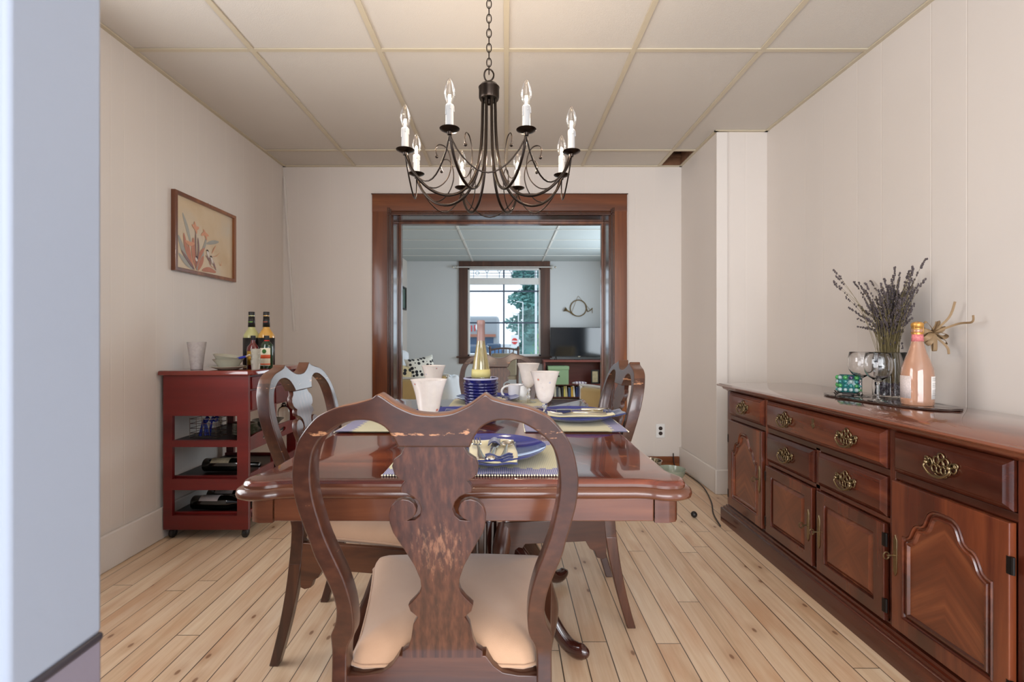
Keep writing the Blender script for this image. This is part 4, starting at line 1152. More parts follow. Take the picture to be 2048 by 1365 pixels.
gf.build('flower_heads', flat('dried_lavender_purple', rgb(84, 75, 76), .9, var=.35, scale=60), lav, ang=80)
# raffia bow
bow = empty('raffia_bow', (1.665, 1.86, 1.062), 'tan ribbon bow tied at the right side of the lavender', 'bow')
random.seed(4)
g = G()
for k in range(9):
    a = k * 2 * PI / 9 + random.uniform(-.2, .2); L = random.uniform(.04, .062)
    c, s_ = math.cos(a), math.sin(a)
    pts = smooth([(0, 0, 0), (.012 * c, -.012, .012 * s_ + .006), (L * c, -.02 + .012 * math.sin(k), L * s_), (L * 1.02 * c, -.004, L * s_ * .9 - .012), (.3 * L * c, 0, .3 * L * s_ - .006), (0, .004, 0)], 4)
    g.tube(pts, .0085, 6, sx=.12, up=(.3, 1, 0))
g.build('loops', flat('tan_raffia', rgb(150, 124, 92), .6, var=.15), bow, ang=60)
g = G()
for pts in ([(0, 0, 0), (.03, -.04, .06), (.035, -.06, .12)], [(0, 0, 0), (.035, -.07, .035), (.03, -.13, .04), (.03, -.135, .065)], [(0, 0, 0), (.03, -.03, -.05), (.03, -.04, -.08)]):
    g.tube(smooth(pts, 5), .004, 6, sx=.2)
g.build('tails', flat('tan_raffia_tail', rgb(150, 124, 92), .6, var=.15), bow, ang=60)
# mosaic candle holder on iron feet
ch = empty('candle_holder', (1.500, 2.085, ZB), 'turquoise glass pebble candle cube on black iron feet, left of the wine glasses', 'candle holder', rotz=-math.atan2(1.5, 2.085))
def rbox(hx, hz0, hz1, r=.012):
    pts = []
    for sx, sy in ((1, 1), (-1, 1), (-1, -1), (1, -1)):
        for k in range(5):
            a = math.atan2(sy, sx) - PI / 4 + k * PI / 8
            pts.append((sx * (hx - r) + r * math.cos(a), sy * (hx - r) + r * math.sin(a)))
    return pts
G().relief(rbox(.038, 0, 0), [(.004, .012), (0, .016), (0, .082), (.004, .086), (.008, .084), (.008, .020)], lambda a, b, h: Vector((a, b, h)), cap0=True).build('cube', flat('teal_glass', rgb(60, 150, 150), .1, trans=.7, var=.3, scale=40), ch, ang=50)
random.seed(6)
cols = [flat('glass_gem_turquoise', rgb(40, 150, 150), .06, coat=1, trans=.4), flat('glass_gem_violet', rgb(70, 50, 110), .06, coat=1, trans=.3), flat('glass_gem_green', rgb(70, 180, 90), .06, coat=1, trans=.4), flat('glass_gem_pale', rgb(190, 214, 214), .06, coat=1, trans=.4)]
g = G()
for f in range(4):
    a = f * PI / 2
    for i in range(4):
        for j in range(4):
            x, z = (i - 1.5) * .0195, .024 + j * .0175
            g.cur = random.choice((0, 0, 1, 2, 3, 3))
            R_ = Matrix.Rotation(a, 3, 'Z')
            c = R_ @ Vector((x, -.038, z))
            g.ball(c, .0085 * random.uniform(.8, 1.15), 7)
g.build('glass_gems', cols, ch, ang=80)
g = G()
for f in range(4):
    a = f * PI / 2 + PI / 4
    c, s_ = math.cos(a), math.sin(a)
    g.tube([(.01 * c, .01 * s_, .010), (.045 * c, .045 * s_, .010), (.062 * c, .062 * s_, .002), (.070 * c, .070 * s_, .010)], .0025, 6)
g.bb(-.022, .022, -.022, .022, .0015, .012)
g.build('iron_feet', M['blackm'], ch)

# ================================================================== RED KITCHEN CART
cx0, cx1, cy0, cy1 = -1.775, -1.335, 2.455, 3.03
cart = empty('kitchen_cart', ((cx0 + cx1) / 2, (cy0 + cy1) / 2, 0), 'red-stained wooden kitchen cart on casters against the left wall', 'cart')
hx, hy = (cx1 - cx0) / 2, (cy1 - cy0) / 2
top_o = [(-hx - .012, -hy - .02), (hx + .008, -hy - .02), (hx + .030, -hy + .03), (hx + .032, hy + .0), (hx + .02, hy + .025), (-hx - .012, hy + .025)]
G().relief(top_o, [(.006, .850), (0, .853), (0, .870), (.004, .875), (.008, .876)], lambda a, b, h: Vector((a, b, h)), cap0=True).build('top', M['cart_top'], cart, ang=40)
for sy in (-1, 1):
    L = [[(-hx, .051), (hx, .051), (hx, .850), (-hx, .850)]]
    hxw = hx - .046
    for z0, z1 in ((.513, .640), (.313, .479), (.124, .256)): L.append([(-hxw, z0), (hxw - .012, z0), (hxw - .012, z1), (-hxw, z1)])
    vs, fs = filled(L, .022, .0015)
    G().add([Vector((v[0], sy * (hy - .011) + v[2], v[1])) for v in vs], fs).build('end_frame', M['cart'], cart, ang=40)
# drawer case with drawer fronts on the right side
G().bb(-hx + .004, hx - .012, -hy + .022, hy - .022, .655, .85).build('drawer_case', M['cart'], cart)
for k in range(2):
    y0 = -hy + .035 + k * .26
    d = G().bb(hx - .012, hx + .004, y0, y0 + .245, .775, .838).build('drawer', M['cart'], cart, bevel=.003)
    G().ball((hx + .012, y0 + .12, .806), .011, 8).build('knob', M['cart'], d)
    G().bb(hx - .012, hx + .002, y0, y0 + .245, .665, .765).build('side_panel', M['cart'], cart, bevel=.003)
G().bb(hx - .02, hx, -.015, .015, .10, .665).build('side_post', M['cart'], cart)
# pull-out tray with hand holes
vs, fs = filled([[(-hy + .025, .455), (hy - .025, .455), (hy - .025, .525), (hy - .10, .535), (-hy + .10, .535), (-hy + .025, .525)],
                 [(-.10 + .022 * math.cos(i * PI / 6) * 1.6, .498 + .014 * math.sin(i * PI / 6)) for i in range(12)],
                 [(.10 + .022 * math.cos(i * PI / 6) * 1.6, .498 + .014 * math.sin(i * PI / 6)) for i in range(12)]], .012, .001)
tray = G().add([Vector((hx - .008 + v[2], v[0], v[1])) for v in vs], fs).build('tray', M['cart'], cart)
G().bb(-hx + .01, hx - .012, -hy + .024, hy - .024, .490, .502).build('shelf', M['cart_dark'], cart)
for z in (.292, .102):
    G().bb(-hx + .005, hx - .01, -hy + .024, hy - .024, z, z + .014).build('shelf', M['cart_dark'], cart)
    for a, b, c, d, e in ((-hx + .005, hx, -hy + .030, -hy + .045, .03), (-hx + .005, hx, hy - .045, hy - .030, .03), (hx - .012, hx, -hy + .022, hy - .022, .045)):
        G().bb(a, b, c, d, z + .002, z + e).build('shelf_rail', M['cart'], cart)
for sx in (-1, 1):
    for sy in (-1, 1):
        c = empty('tmp', (0, 0, 0), '', '') if False else None
        g = G().lathe([(0, -.011), (.020, -.011), (.0245, -.006), (.0245, .006), (.020, .011), (0, .011)], 20, (sx * (hx - .03), sy * (hy - .035) - .004, .0255), Matrix.Rotation(PI / 2, 3, 'Y'))
        wh = g.build('caster', M['rubber'], cart, ang=50)
        G().bb(sx * (hx - .03) - .014, sx * (hx - .03) + .014, sy * (hy - .035) - .02, sy * (hy - .035) + .012, .045, .054).tube([(sx * (hx - .03), sy * (hy - .035) - .014, .05), (sx * (hx - .03) + .012, sy * (hy - .035) - .03, .042)], .006, 6).build('fork', M['rubber'], wh, bevel=.002)

ZC = .8765
def at(px, py, z):                                       # position on the cart top or its shelves along the viewing line
    d = (1.045 - z) * 950 / (py - 676); return ((px - 1013) * d / 950, d)
tum = empty('glass_tumbler', (-1.64, 2.515, ZC), 'tall flared speckled glass tumbler at the left front of the cart', 'glass'); tum.scale = (.9, .9, .96)
G().lathe([(0, 0), (.030, 0), (.032, .003), (.033, .02), (.040, .08), (.050, .150), (.0505, .152), (.0485, .150), (.0385, .08), (.0310, .02), (.029, .012), (0, .010)], 32).build('glass', (lambda: (lambda k: k)(flat('speckled_frosted_glass', rgb(222, 216, 214), .12, trans=.45, coat=.6, var=.25, scale=70)))(), tum, ang=60)
bowl_m = flat('pale_celadon_glass', rgb(206, 204, 186), .2, trans=.35, coat=.5)
o = G().lathe([(0, 0), (.045, 0), (.06, .006), (.088, .016), (.0905, .018), (.088, .020), (.058, .010), (0, .006)], 36).build('glass_saucer', bowl_m, None, (-1.475, 2.52, ZC), ang=60)
tag(o, 'pale green glass saucer under the two bowls on the cart', 'saucer')
bprof = [(0, 0), (.040, 0), (.046, .004), (.056, .022), (.074, .046), (.076, .048), (.073, .048), (.054, .026), (.042, .008), (0, .006)]
o = G().lathe(bprof, 36).build('glass_bowl', bowl_m, None, (-1.475, 2.52, ZC + .008), ang=60)
tag(o, 'pale glass bowl on the saucer, lower of the two nested', 'bowl', 'nested glass bowls on the cart')
o2 = o.copy(); SC.collection.objects.link(o2); o2.location = (-1.480, 2.52, ZC + .026); o2.rotation_euler = (0, math.radians(9), 0)
o2['label'] = 'pale glass bowl tilted inside the other, upper of the two nested'
kn = empty('paring_knife', (-1.40, 2.50, ZC + .062), 'small paring knife with blue handle resting across the bowls', 'knife', rotz=math.radians(0))
kn.rotation_euler = (0, math.radians(-14), 0)
G().tube([(-.045, 0, 0), (.0, 0, .001), (.03, 0, 0)], [.005, .007, .006], 8).build('handle', flat('blue_plastic', rgb(30, 44, 140), .3), kn)
G().tube([(.03, 0, 0), (.045, 0, .002), (.052, 0, .006)], [.005, .006, .003], 8).build('tip', M['silver'], kn)
sq = [(0, 0), (.041, 0), (.043, .003), (.044, .01), (.044, .17), (.042, .185), (.030, .205), (.0185, .222), (.0165, .25), (.0155, .300), (0, .301)]
for k, (x, y, liq, cc, lab) in enumerate(((-1.47, 2.74, rgb(206, 204, 140), rgb(130, 190, 60), 'tall clear bottle of pale green cordial, left rear on the cart'), (-1.385, 2.74, rgb(226, 172, 80), rgb(190, 80, 50), 'tall bottle of amber cordial, right rear on the cart'))):
    b = bottle('liquor_bottle', lab, (x, y, ZC), sq, flat('cordial_glass_' + 'ab'[k], liq, .08, coat=1, trans=.25, var=.03), group='tall mixer bottles on the cart',
               cap=([(.0165, .298), (.0168, .300), (.0168, .316), (.015, .318), (0, .318)], M['label_black']),
               labels=[('wrap_label', .012, .168, .0448, .0448, -PI * 1.1, .3, M['label_black']), ('neck_sleeve', .230, .292, .0190, .0164, -PI * 1.4, .6 * PI, M['label_black'])])
    G().grid(6, 1, lambda u, v: Vector((.0186 * math.cos(-PI * .75 + u * PI * .5), .0186 * math.sin(-PI * .75 + u * PI * .5), .258 + v * .003))).build('neck_print', flat('neck_print_' + 'ab'[k], cc, .5), b)
fl = [(0, 0), (.034, 0), (.036, .004), (.036, .10), (.033, .118), (.018, .135), (.012, .145), (.012, .165), (0, .166)]
b = bottle('whiskey_flask', 'small dark red whiskey bottle with gold label on the cart', (-1.40, 2.625, ZC), fl, flat('dark_red_spirit_glass', rgb(88, 14, 16), .06, coat=1), cap=([(.0135, .156), (.0145, .158), (.0145, .18), (0, .181)], M['label_black']),
           labels=[('label', .02, .095, .0366, .0366, -PI * .75, -PI * .2, flat('gold_print_label', rgb(160, 120, 40), .4, var=.9, scale=70))])
b.scale = (.9, .75, 1)
b = bottle('herbal_liqueur', 'small dark green liqueur bottle with white and orange label on the cart', (-1.325, 2.625, ZC), [(0, 0), (.034, 0), (.0355, .004), (.0355, .115), (.033, .13), (.022, .142), (.013, .15), (.013, .168), (0, .169)], flat('green_spirit_glass', rgb(10, 44, 20), .06, coat=1),
           cap=([(.0138, .156), (.0145, .158), (.0145, .180), (0, .181)], M['label_black']),
           labels=[('label', .015, .112, .0362, .0362, -PI * .8, -PI * .2, M['label_cream']), ('label_band', .055, .075, .0368, .0368, -PI * .8, -PI * .2, M['orange']), ('label_foot', .020, .027, .0368, .0368, -PI * .8, -PI * .2, M['orange']), ('cap_ring', .150, .155, .0146, .0146, -PI, PI, M['red'])])
G().lathe([(0, 0), (.012, 0), (.012, .001), (0, .001)], 20, rot=Matrix.Rotation(PI / 2, 3, 'X')).build('label_roundel', flat('roundel_green', rgb(60, 110, 50), .5, var=.4, scale=120), b, (0, -.0368, .094))
b.scale = (.95, .75, 1)
sc0 = G().lathe([(0, 0), (.019, 0), (.020, .003), (.024, .048), (.0252, .049), (.0245, .046), (.019, .006), (0, .004)], 24).build('shot_cup', M['frost'], None, (-1.338, 2.535, ZC), ang=60)
tag(sc0, 'frosted shot cup at the bottom of the stack on the cart', 'cup', 'stacked frosted shot cups')
for k, lb in ((1, 'frosted shot cup in the middle of the stack on the cart'), (2, 'frosted shot cup on top of the stack on the cart')):
    c = sc0.copy(); SC.collection.objects.link(c); c.location = (-1.338, 2.535, ZC + .030 * k); c['label'] = lb
# shelf one: wire basket, plates, bowl
wb = empty('wire_basket', (-1.63, 2.60, .503), 'wire basket holding blue-handled gadgets on the upper cart shelf', 'basket')
g = G()
for z in (.004, .03, .055, .08, .105):
    g.tube([(-.07, -.05, z), (.07, -.05, z), (.07, .05, z), (-.07, .05, z)], .0016, 5, closed=True)
for x in (-.07, -.035, 0, .035, .07):
    for y in (-.05, .05): g.tube([(x, y, .003), (x, y, .112)], .0016, 5)
for y in (-.05, 0, .05): g.tube([(-.07, y, .004), (.07, y, .004)], .0016, 5)
g.build('wire', M['silver'], wb)
random.seed(9)
for k in range(5):
    x0 = random.uniform(-.05, .03); y0 = random.uniform(-.03, .03)
    o = G().tube([(x0, y0, .008), (x0 + random.uniform(-.02, .04), y0 + random.uniform(-.02, .02), .10)], [.006, .005], 8).tube([(x0 + .03, y0, .085), (x0 + .045, y0, .108)], .009, 8).build('kitchen_gadget', [flat('blue_handle_plastic_%d' % k, rgb(28, 44, 140), .3), M['silver']][0 if k % 5 else 0], None, (-1.63, 2.60, .503), ang=60)
    tag(o, 'blue plastic handled gadget standing in the wire basket on the cart', 'kitchen gadget', 'blue gadgets in the wire basket')
sp0 = G().lathe([(0, 0), (.04, 0), (.05, .003), (.062, .008), (.064, .010), (.062, .0105), (.045, .006), (0, .004)], 32).build('side_plate', flat('olive_stoneware', rgb(96, 100, 76), .25, coat=.5), None, (-1.465, 2.66, .503), ang=60)
tag(sp0, 'olive stoneware side plate in the stack on the upper cart shelf', 'plate', 'stacked olive side plates')
sp0['label'] = 'olive stoneware side plate at the very bottom of the stack on the cart'
for k, wd in enumerate(('second from the bottom', 'third from the bottom', 'fourth from the bottom', 'fourth from the top', 'third from the top', 'second from the top', 'topmost'), 1):
    c = sp0.copy(); SC.collection.objects.link(c); c.location = (-1.465 + .001 * (k % 2), 2.66, .503 + .0075 * k); c['label'] = 'olive stoneware side plate, %s in the stack on the cart' % wd
o = G().lathe([(0, 0), (.035, 0), (.045, .01), (.07, .04), (.085, .052), (.087, .054), (.083, .053), (.065, .038), (.040, .012), (0, .008)], 32).build('serving_bowl', flat('grey_stoneware', rgb(110, 106, 96), .3, coat=.4), None, (-1.43, 2.85, .503), ang=60)
tag(o, 'grey stoneware bowl behind the stacked plates on the cart', 'bowl')
# swing-top jar behind
jar = empty('swing_top_bottle', (-1.385, 2.955, .503), 'clear glass jug with metal stopper at the back of the cart tray', 'bottle')
G().lathe([(0, 0), (.033, 0), (.036, .004), (.036, .085), (.030, .105), (.014, .118), (.012, .128), (0, .129)], 28).build('glass', glass('clear_jug_glass', rgb(236, 232, 226)), jar, ang=60)
G().tube([(0, 0, .128), (0, 0, .138)], .010, 10).tube([(-.02, 0, .120), (0, 0, .142), (.02, 0, .120)], .0012, 5).build('stopper', M['blackm'], jar)
# bottles lying on the lower shelves
bw = [(0, 0), (.034, 0), (.0365, .004), (.0365, .19), (.033, .205), (.018, .232), (.0145, .245), (.0140, .30), (0, .301)]
wine_dark = flat('dark_wine_glass', rgb(16, 18, 14), .08, coat=1)
rotx = (0, math.radians(90), 0)
def lying(label, x, y, z, lab):
    t = empty('wine_bottle', (x, y, z), label, 'wine bottle', 'wine bottles lying on the lower cart shelves')
    t.rotation_euler = rotx
    G().lathe(bw, 28).build('bottle_glass', wine_dark, t, ang=55)
    G().grid(20, 1, lambda u, v: Vector((.0372 * math.cos(PI * .25 + u * PI * 1.1), .0372 * math.sin(PI * .25 + u * PI * 1.1), .045 + v * .10))).build('label', lab, t, ang=80, solid=.0006)
    return t
lab_w = flat('wine_label_white', rgb(206, 198, 196), .5, var=.25, scale=45)
lab_b = flat('wine_label_cream', rgb(190, 180, 150), .5, var=.7, scale=35)
lying('dark wine bottle with cream and black label on the middle cart shelf', -1.66, 2.62, .345, lab_b)
lying('dark wine bottle with white label on the bottom cart shelf, nearer one', -1.69, 2.57, .155, lab_w)
lying('dark wine bottle with white label on the bottom cart shelf, farther one', -1.68, 2.69, .155, lab_w)

# ================================================================== PICTURE ON THE LEFT WALL
pic = empty('framed_picture', (XL, 2.833, 1.626), 'wood-framed watercolour of flowers and small birds on the left wall', 'picture')
hy_, hz_ = .287, .2175
vs, fs = filled([[(-hy_, -hz_), (hy_, -hz_), (hy_, hz_), (-hy_, hz_)], [(-hy_ + .02, -hz_ + .02), (hy_ - .02, -hz_ + .02), (hy_ - .02, hz_ - .02), (-hy_ + .02, hz_ - .02)]], .026, .003)
G().add([Vector((v[2] + .0135, v[0], v[1])) for v in vs], fs).build('frame', M['casing'], pic, ang=30)
def paper_mat():
    k = N('aged_watercolour_paper')
    f = k.noise(k.obj(), 3.5, 4)
    c = k.ramp(f, [(.3, rgb(196, 168, 130)), (.5, rgb(206, 184, 152)), (.7, rgb(198, 186, 166))])
    k.set('Base Color', c); k.set('Roughness', .3); k.set('Coat Weight', .6)
    return k.m
PG = G().bb(.004, .010, -hy_ + .018, hy_ - .018, -hz_ + .018, hz_ - .018); PM = [paper_mat()]
def strokes(name, col, items):
    g = PG; dx_ = .0006 * len(PM); PM.append(flat('paint_' + name, col, .6, var=.15, scale=25)); g.cur = len(PM) - 1
    for ns, (pts, r) in enumerate(items):
        sm = smooth([(.0104 + dx_ + .00005 * ns, a, b) for a, b in pts], 5); n = len(sm)
        L, R_ = [], []
        for i, p in enumerate(sm):
            t_ = (sm[min(i + 1, n - 1)] - sm[max(i - 1, 0)]).normalized(); nn = Vector((0, -t_.z, t_.y)); wd = r * math.sin(PI * (.08 + .84 * i / (n - 1)))
            L.append(p + nn * wd); R_.append(p - nn * wd)
        for i in range(n - 1): g.add([L[i], L[i + 1], R_[i + 1], R_[i]], [(0, 1, 2, 3)])
strokes('painted_leaves_grey', rgb(158, 156, 148), [([(-.21, .11), (-.17, .03), (-.14, -.05)], .012), ([(-.245, -.02), (-.20, -.10), (-.14, -.19)], .016), ([(0, -.02), (.06, .00), (.12, .015)], .012), ([(-.24, -.12), (-.18, -.16), (-.12, -.19)], .015), ([(-.03, -.06), (-.05, -.12), (-.09, -.19)], .018), ([(.0, .02), (-.02, -.04), (-.06, -.1)], .010)])
strokes('painted_leaves_red', rgb(182, 124, 102), [([(-.20, .0), (-.18, -.08), (-.15, -.14)], .013), ([(-.12, -.01), (-.12, -.09), (-.10, -.17)], .016), ([(-.02, -.05), (-.07, -.11), (-.10, -.18)], .014), ([(-.03, -.10), (-.05, -.14), (-.08, -.19)], .015), ([(-.04, -.185), (.02, -.172), (.09, -.178)], .015), ([(-.16, -.06), (-.15, -.12), (-.12, -.18)], .014)])
strokes('painted_flowers', rgb(204, 148, 118), [([(-.13, .065), (-.10, .05), (-.07, .06)], .012), ([(-.11, .085), (-.10, .05), (-.09, .02)], .010), ([(-.05, .02), (-.02, .035), (.02, .03)], .011), ([(-.03, .06), (-.01, .03), (.0, .0)], .009), ([(-.19, -.04), (-.15, -.05), (-.11, -.04)], .012), ([(.05, -.07), (.07, -.04), (.09, -.015)], .004), ([(.03, -.09), (.09, -.08), (.13, -.05)], .0015), ([(.02, -.12), (.05, -.15), (.10, -.145)], .002), ([(.12, -.11), (.14, -.13), (.15, -.10)], .002)])
strokes('painted_stems', rgb(136, 108, 106), [([(-.10, .03), (-.10, -.05), (-.095, -.19)], .005), ([(-.08, -.0), (-.075, -.07), (-.09, -.15)], .007), ([(-.22, -.10), (-.16, -.15), (-.11, -.19)], .009), ([(.02, -.10), (.06, -.12), (.09, -.165)], .007), ([(-.01, -.09), (.03, -.12), (.04, -.14)], .006)])
strokes('painted_birds', rgb(208, 198, 190), [([(.0, -.065), (.01, -.075), (.02, -.10)], .010), ([(.035, -.095), (.05, -.11), (.06, -.13)], .009), ([(-.105, -.12), (-.095, -.13), (-.085, -.135)], .009)])
strokes('painted_bird_caps', rgb(50, 40, 44), [([(-.005, -.062), (.006, -.058), (.016, -.066)], .004), ([(.032, -.092), (.040, -.088), (.05, -.096)], .004), ([(-.10, -.112), (-.090, -.115), (-.083, -.128)], .004)])
PG.build('painting', PM, pic)
G().tube([(.012, .02, hz_), (.006, .02, hz_ + .008)], .003, 6).build('hanging_nail', M['brass'], pic)

# ================================================================== CHANDELIER
CX, CY = -.0625, 1.70
ch_ = empty('chandelier', (CX, CY, CH), 'eight-arm dark bronze candle chandelier hanging over the dining table', 'chandelier')
Z = lambda z: z - CH
g = G()
g.lathe([(0, Z(2.428)), (.06, Z(2.428)), (.062, Z(2.415)), (.045, Z(2.40)), (.01, Z(2.39)), (0, Z(2.385))], 28)
g.build('ceiling_canopy', M['bronze'], ch_, ang=50)
g = G(); z = 2.385; k = 0
while z > 1.995:
    a = k % 2
    pts = [((.0085 * math.cos(t) if a else 0), (0 if a else .0085 * math.cos(t)), Z(z - .014) + .0165 * math.sin(t)) for t in [2 * PI * i / 14 for i in range(14)]]
    g.tube(pts, .0019, 6, closed=True); z -= .0262; k += 1
g.build('chain', M['bronze'], ch_, ang=70)
G().tube([(.017 * math.cos(2 * PI * i / 20), .003 * math.sin(4 * PI * i / 20), Z(1.985) + .022 * math.sin(2 * PI * i / 20)) for i in range(20)], .003, 8, closed=True).build('hanging_ring', M['bronze'], ch_, ang=70)
G().lathe([(0, Z(1.966)), (.006, Z(1.964)), (.008, Z(1.955)), (.030, Z(1.950)), (.0355, Z(1.942)), (.038, Z(1.940)), (.0365, Z(1.934)), (.0365, Z(1.905)), (.034, Z(1.898)), (.030, Z(1.900)), (.010, Z(1.895)), (.008, Z(1.88)), (0, Z(1.876))], 36).build('hub', M['bronze'], ch_, ang=50)
RP = .300; ZP = 1.664
lights = []
arm_parts = []
for i in range(8):
    a = math.radians(22.5 + 45 * i + 1.5)
    c, s_ = math.cos(a), math.sin(a)
    P = lambda r, z: (r * c, r * s_, Z(z))
    arm = smooth([P(.024, 1.905), P(.025, 1.85), P(.027, 1.78), P(.034, 1.70), P(.055, 1.62), P(.095, 1.562), P(.15, 1.537), P(.205, 1.545), P(.25, 1.575), P(.285, 1.62), P(RP, ZP)], 4)
    ar = G().tube(arm, .0050, 8).build('arm', M['bronze'], ch_, ang=80)
    cur = smooth([P(RP - .010, ZP - .012), P(.270, 1.60), P(.235, 1.562), P(.195, 1.557), P(.160, 1.585), P(.142, 1.63), P(.146, 1.675), P(.162, 1.702), P(.184, 1.706), P(.196, 1.690), P(.192, 1.668)], 4)
    G().tube(cur, .0021, 6).ball(P(.192, 1.664), .0060, 8).build('scroll', M['bronze'], ar, ang=80)
    G().lathe([(0, -.014), (.007, -.012), (.008, -.004), (.016, -.002), (.029, .004), (.0305, .006), (.028, .006), (.014, .002), (0, .002)], 28, P(RP, ZP)).build('drip_pan', M['bronze'], ar, ang=50)
    G().lathe([(.0118, .002), (.0122, .01), (.0118, .05), (.0125, .07), (.0115, .077), (.009, .079), (0, .079)], 20, P(RP, ZP)) .tube([(RP * c + .0118, RP * s_, Z(ZP) + .074), (RP * c + .0125, RP * s_ - .002, Z(ZP) + .055)], .0022, 6).tube([(RP * c - .010, RP * s_ - .007, Z(ZP) + .074), (RP * c - .0105, RP * s_ - .0075, Z(ZP) + .045)], .0020, 6).tube([(RP * c + .004, RP * s_ - .0118, Z(ZP) + .074), (RP * c + .004, RP * s_ - .0122, Z(ZP) + .060)], .0020, 6).build('candle_sleeve', M['candle'], ar, ang=60)
    bz = Z(ZP) + .079
    bu = G().lathe([(.0075, 0), (.010, .006), (.0155, .018), (.0175, .028), (.0165, .042), (.0125, .057), (.007, .070), (.003, .077), (0, .079)], 20, (RP * c, RP * s_, bz)).build('bulb', M['bulb'], ar, ang=80)
    G().tube([(RP * c - .003, RP * s_, bz + .016), (RP * c - .002, RP * s_, bz + .028), (RP * c + .002, RP * s_, bz + .028), (RP * c + .003, RP * s_, bz + .016)], .0022, 6).ball((RP * c, RP * s_, bz + .024), .0045, 8).build('filament', M['filament'], bu)
    L = bpy.data.lights.new('bulb_light', 'POINT'); L.energy = BULB_WATTS; L.color = (1, .84, .68); L.shadow_soft_size = .006
    lo = bpy.data.objects.new('bulb_light', L); SC.collection.objects.link(lo); lo.parent = ch_; lo.location = (RP * c, RP * s_, bz + .036)
    # swag to the next pan
    a2 = a + PI / 4
    sw = []
    for t_ in range(13):
        u = t_ / 12; p = Vector((RP * math.cos(a), RP * math.sin(a), 0)).lerp(Vector((RP * math.cos(a2), RP * math.sin(a2), 0)), u)
        k_ = math.sin(PI * u) ** .75
        p = p * (1 - .04 * k_) ; p.z = Z(ZP - .012 - .108 * k_)
        sw.append(p)
    G().tube(sw, .0026, 6).build('swag', M['bronze'], ch_, ang=80)

# ================================================================== OUTLET AND FLOOR ODDS
ou = empty('wall_outlet', (1.240, YB - .001, .295), 'white double electrical outlet on the back wall right of the doorway', 'outlet')
G().bb(-.035, .035, -.006, 0, -.056, .056).build('cover_plate', M['whitew'], ou, bevel=.002)
for z in (-.02, .02):
    r = G().lathe([(0, 0), (.0155, 0), (.0155, .003), (0, .003)], 20, (0, -.006, z), Matrix.Rotation(PI / 2, 3, 'X')).build('receptacle', flat('brown_receptacle', rgb(44, 30, 24), .4), ou)
# door stop ball, cord and metal dish near the corner
o = G().ball((1.09, 2.76, .018), .018, 10).build('rubber_ball', M['rubber'])
tag(o, 'small black ball on the floor between table corner and sideboard', 'ball')
dsh = empty('glazed_bowl', (1.19, 3.43, 0), 'low grey-green glazed bowl on the floor in the back right corner', 'bowl')
G().lathe([(0, .0), (.05, .0), (.06, .01), (.09, .06), (.10, .10), (.098, .10), (.085, .06), (.055, .015), (0, .01)], 32).build('bowl', flat('grey_green_glaze', rgb(150, 158, 140), .2, coat=.5), dsh, ang=60)
o = G().tube(smooth([(1.18, 2.62, .006), (1.22, 2.80, .006), (1.30, 3.02, .006), (1.375, 3.35, .006), (1.37, 3.70, .006), (1.34, 3.79, .03), (1.335, 3.80, .12)], 5), .004, 6).build('power_cord', M['rubber'])
tag(o, 'black cord on the floor running along the right baseboard', 'cord')
wt = empty('metal_tub', (1.10, 3.62, 0), 'small shiny metal tub on the floor by the brown baseboard below the outlet', 'tub')
G().lathe([(0, .0), (.07, 0), (.075, .01), (.08, .11), (.084, .112), (.078, .112), (.072, .01), (0, .01)], 28).build('tub', M['silver'], wt, ang=60)

# ================================================================== LIVING ROOM
# window chair with spindle top
wc = empty('spindle_chair', (-.035, 7.45, 0), 'old wooden chair with spindle crest and tan padded back before the living room window', 'chair')
wcm = flat('greyed_walnut', rgb(92, 74, 68), .4)
for sx in (-1, 1):
    G().tube([(sx * .20, -.17, 0), (sx * .205, -.19, .45), (sx * .215, -.25, .88)], .018, 8).ball((sx * .215, -.252, .895), .022, 8).build('back_post', wcm, wc, ang=60)
    G().tube([(sx * .21, .22, 0), (sx * .215, .22, .42)], .018, 8).build('front_leg', wcm, wc, ang=60)
g = G().tube(smooth([(-.215, -.243, .855), (-.1, -.243, .878), (0, -.243, .885), (.1, -.243, .878), (.215, -.243, .855)], 4), .014, 8)
for i in range(6): x = -.14 + i * .056; g.tube([(x, -.24, .80), (x, -.242, .875)], .007, 6)
g.build('spindle_crest', wcm, wc, ang=60)
G().box((0, -.225, .64), (.38, .05, .34), Matrix.Rotation(math.radians(8), 3, 'X')).build('back_pad', fabric('tan_dotted_weave', rgb(120, 112, 92), rgb(160, 150, 128), 200), wc, bevel=.02)
G().bb(-.23, .23, -.18, .25, .40, .48).build('seat_pad', M['tanweave'], wc, bevel=.03)
# television stand
SY = 8.08
ts = empty('tv_stand', (1.15, SY + .2, 0), 'cherry wood television stand with open shelves right of the living room window', 'tv stand')
G().bb(-.52, .52, -.21, .19, .63, .665).build('top', M['tvstand'], ts, bevel=.003)
for x in (-.50, .50): G().bb(x - .013, x + .013, -.19, .19, 0, .63).build('side_panel', M['tvstand'], ts, bevel=.002)
G().bb(-.487, .487, -.19, .18, .232, .256).build('shelf', M['tvstand'], ts)
G().bb(-.487, .487, -.19, .18, .02, .04).build('bottom_shelf', M['tvstand'], ts)
G().bb(-.49, .49, .18, .19, 0, .63).build('back_panel', M['tvstand'], ts)
tv = empty('television', (1.265, 8.27, .665), 'black flat screen television on the cherry stand', 'television')
G().bb(-.50, .50, -.0, .03, .05, .56).build('casing', M['label_black'], tv, bevel=.004)
G().bb(-.49, .49, -.003, .0, .062, .552).build('screen', flat('tv_screen', rgb(12, 18, 28), .08, coat=1, var=0), tv)
G().box((0, -.006, .053), (.04, .006, .012)).build('badge', M['silver'], tv)
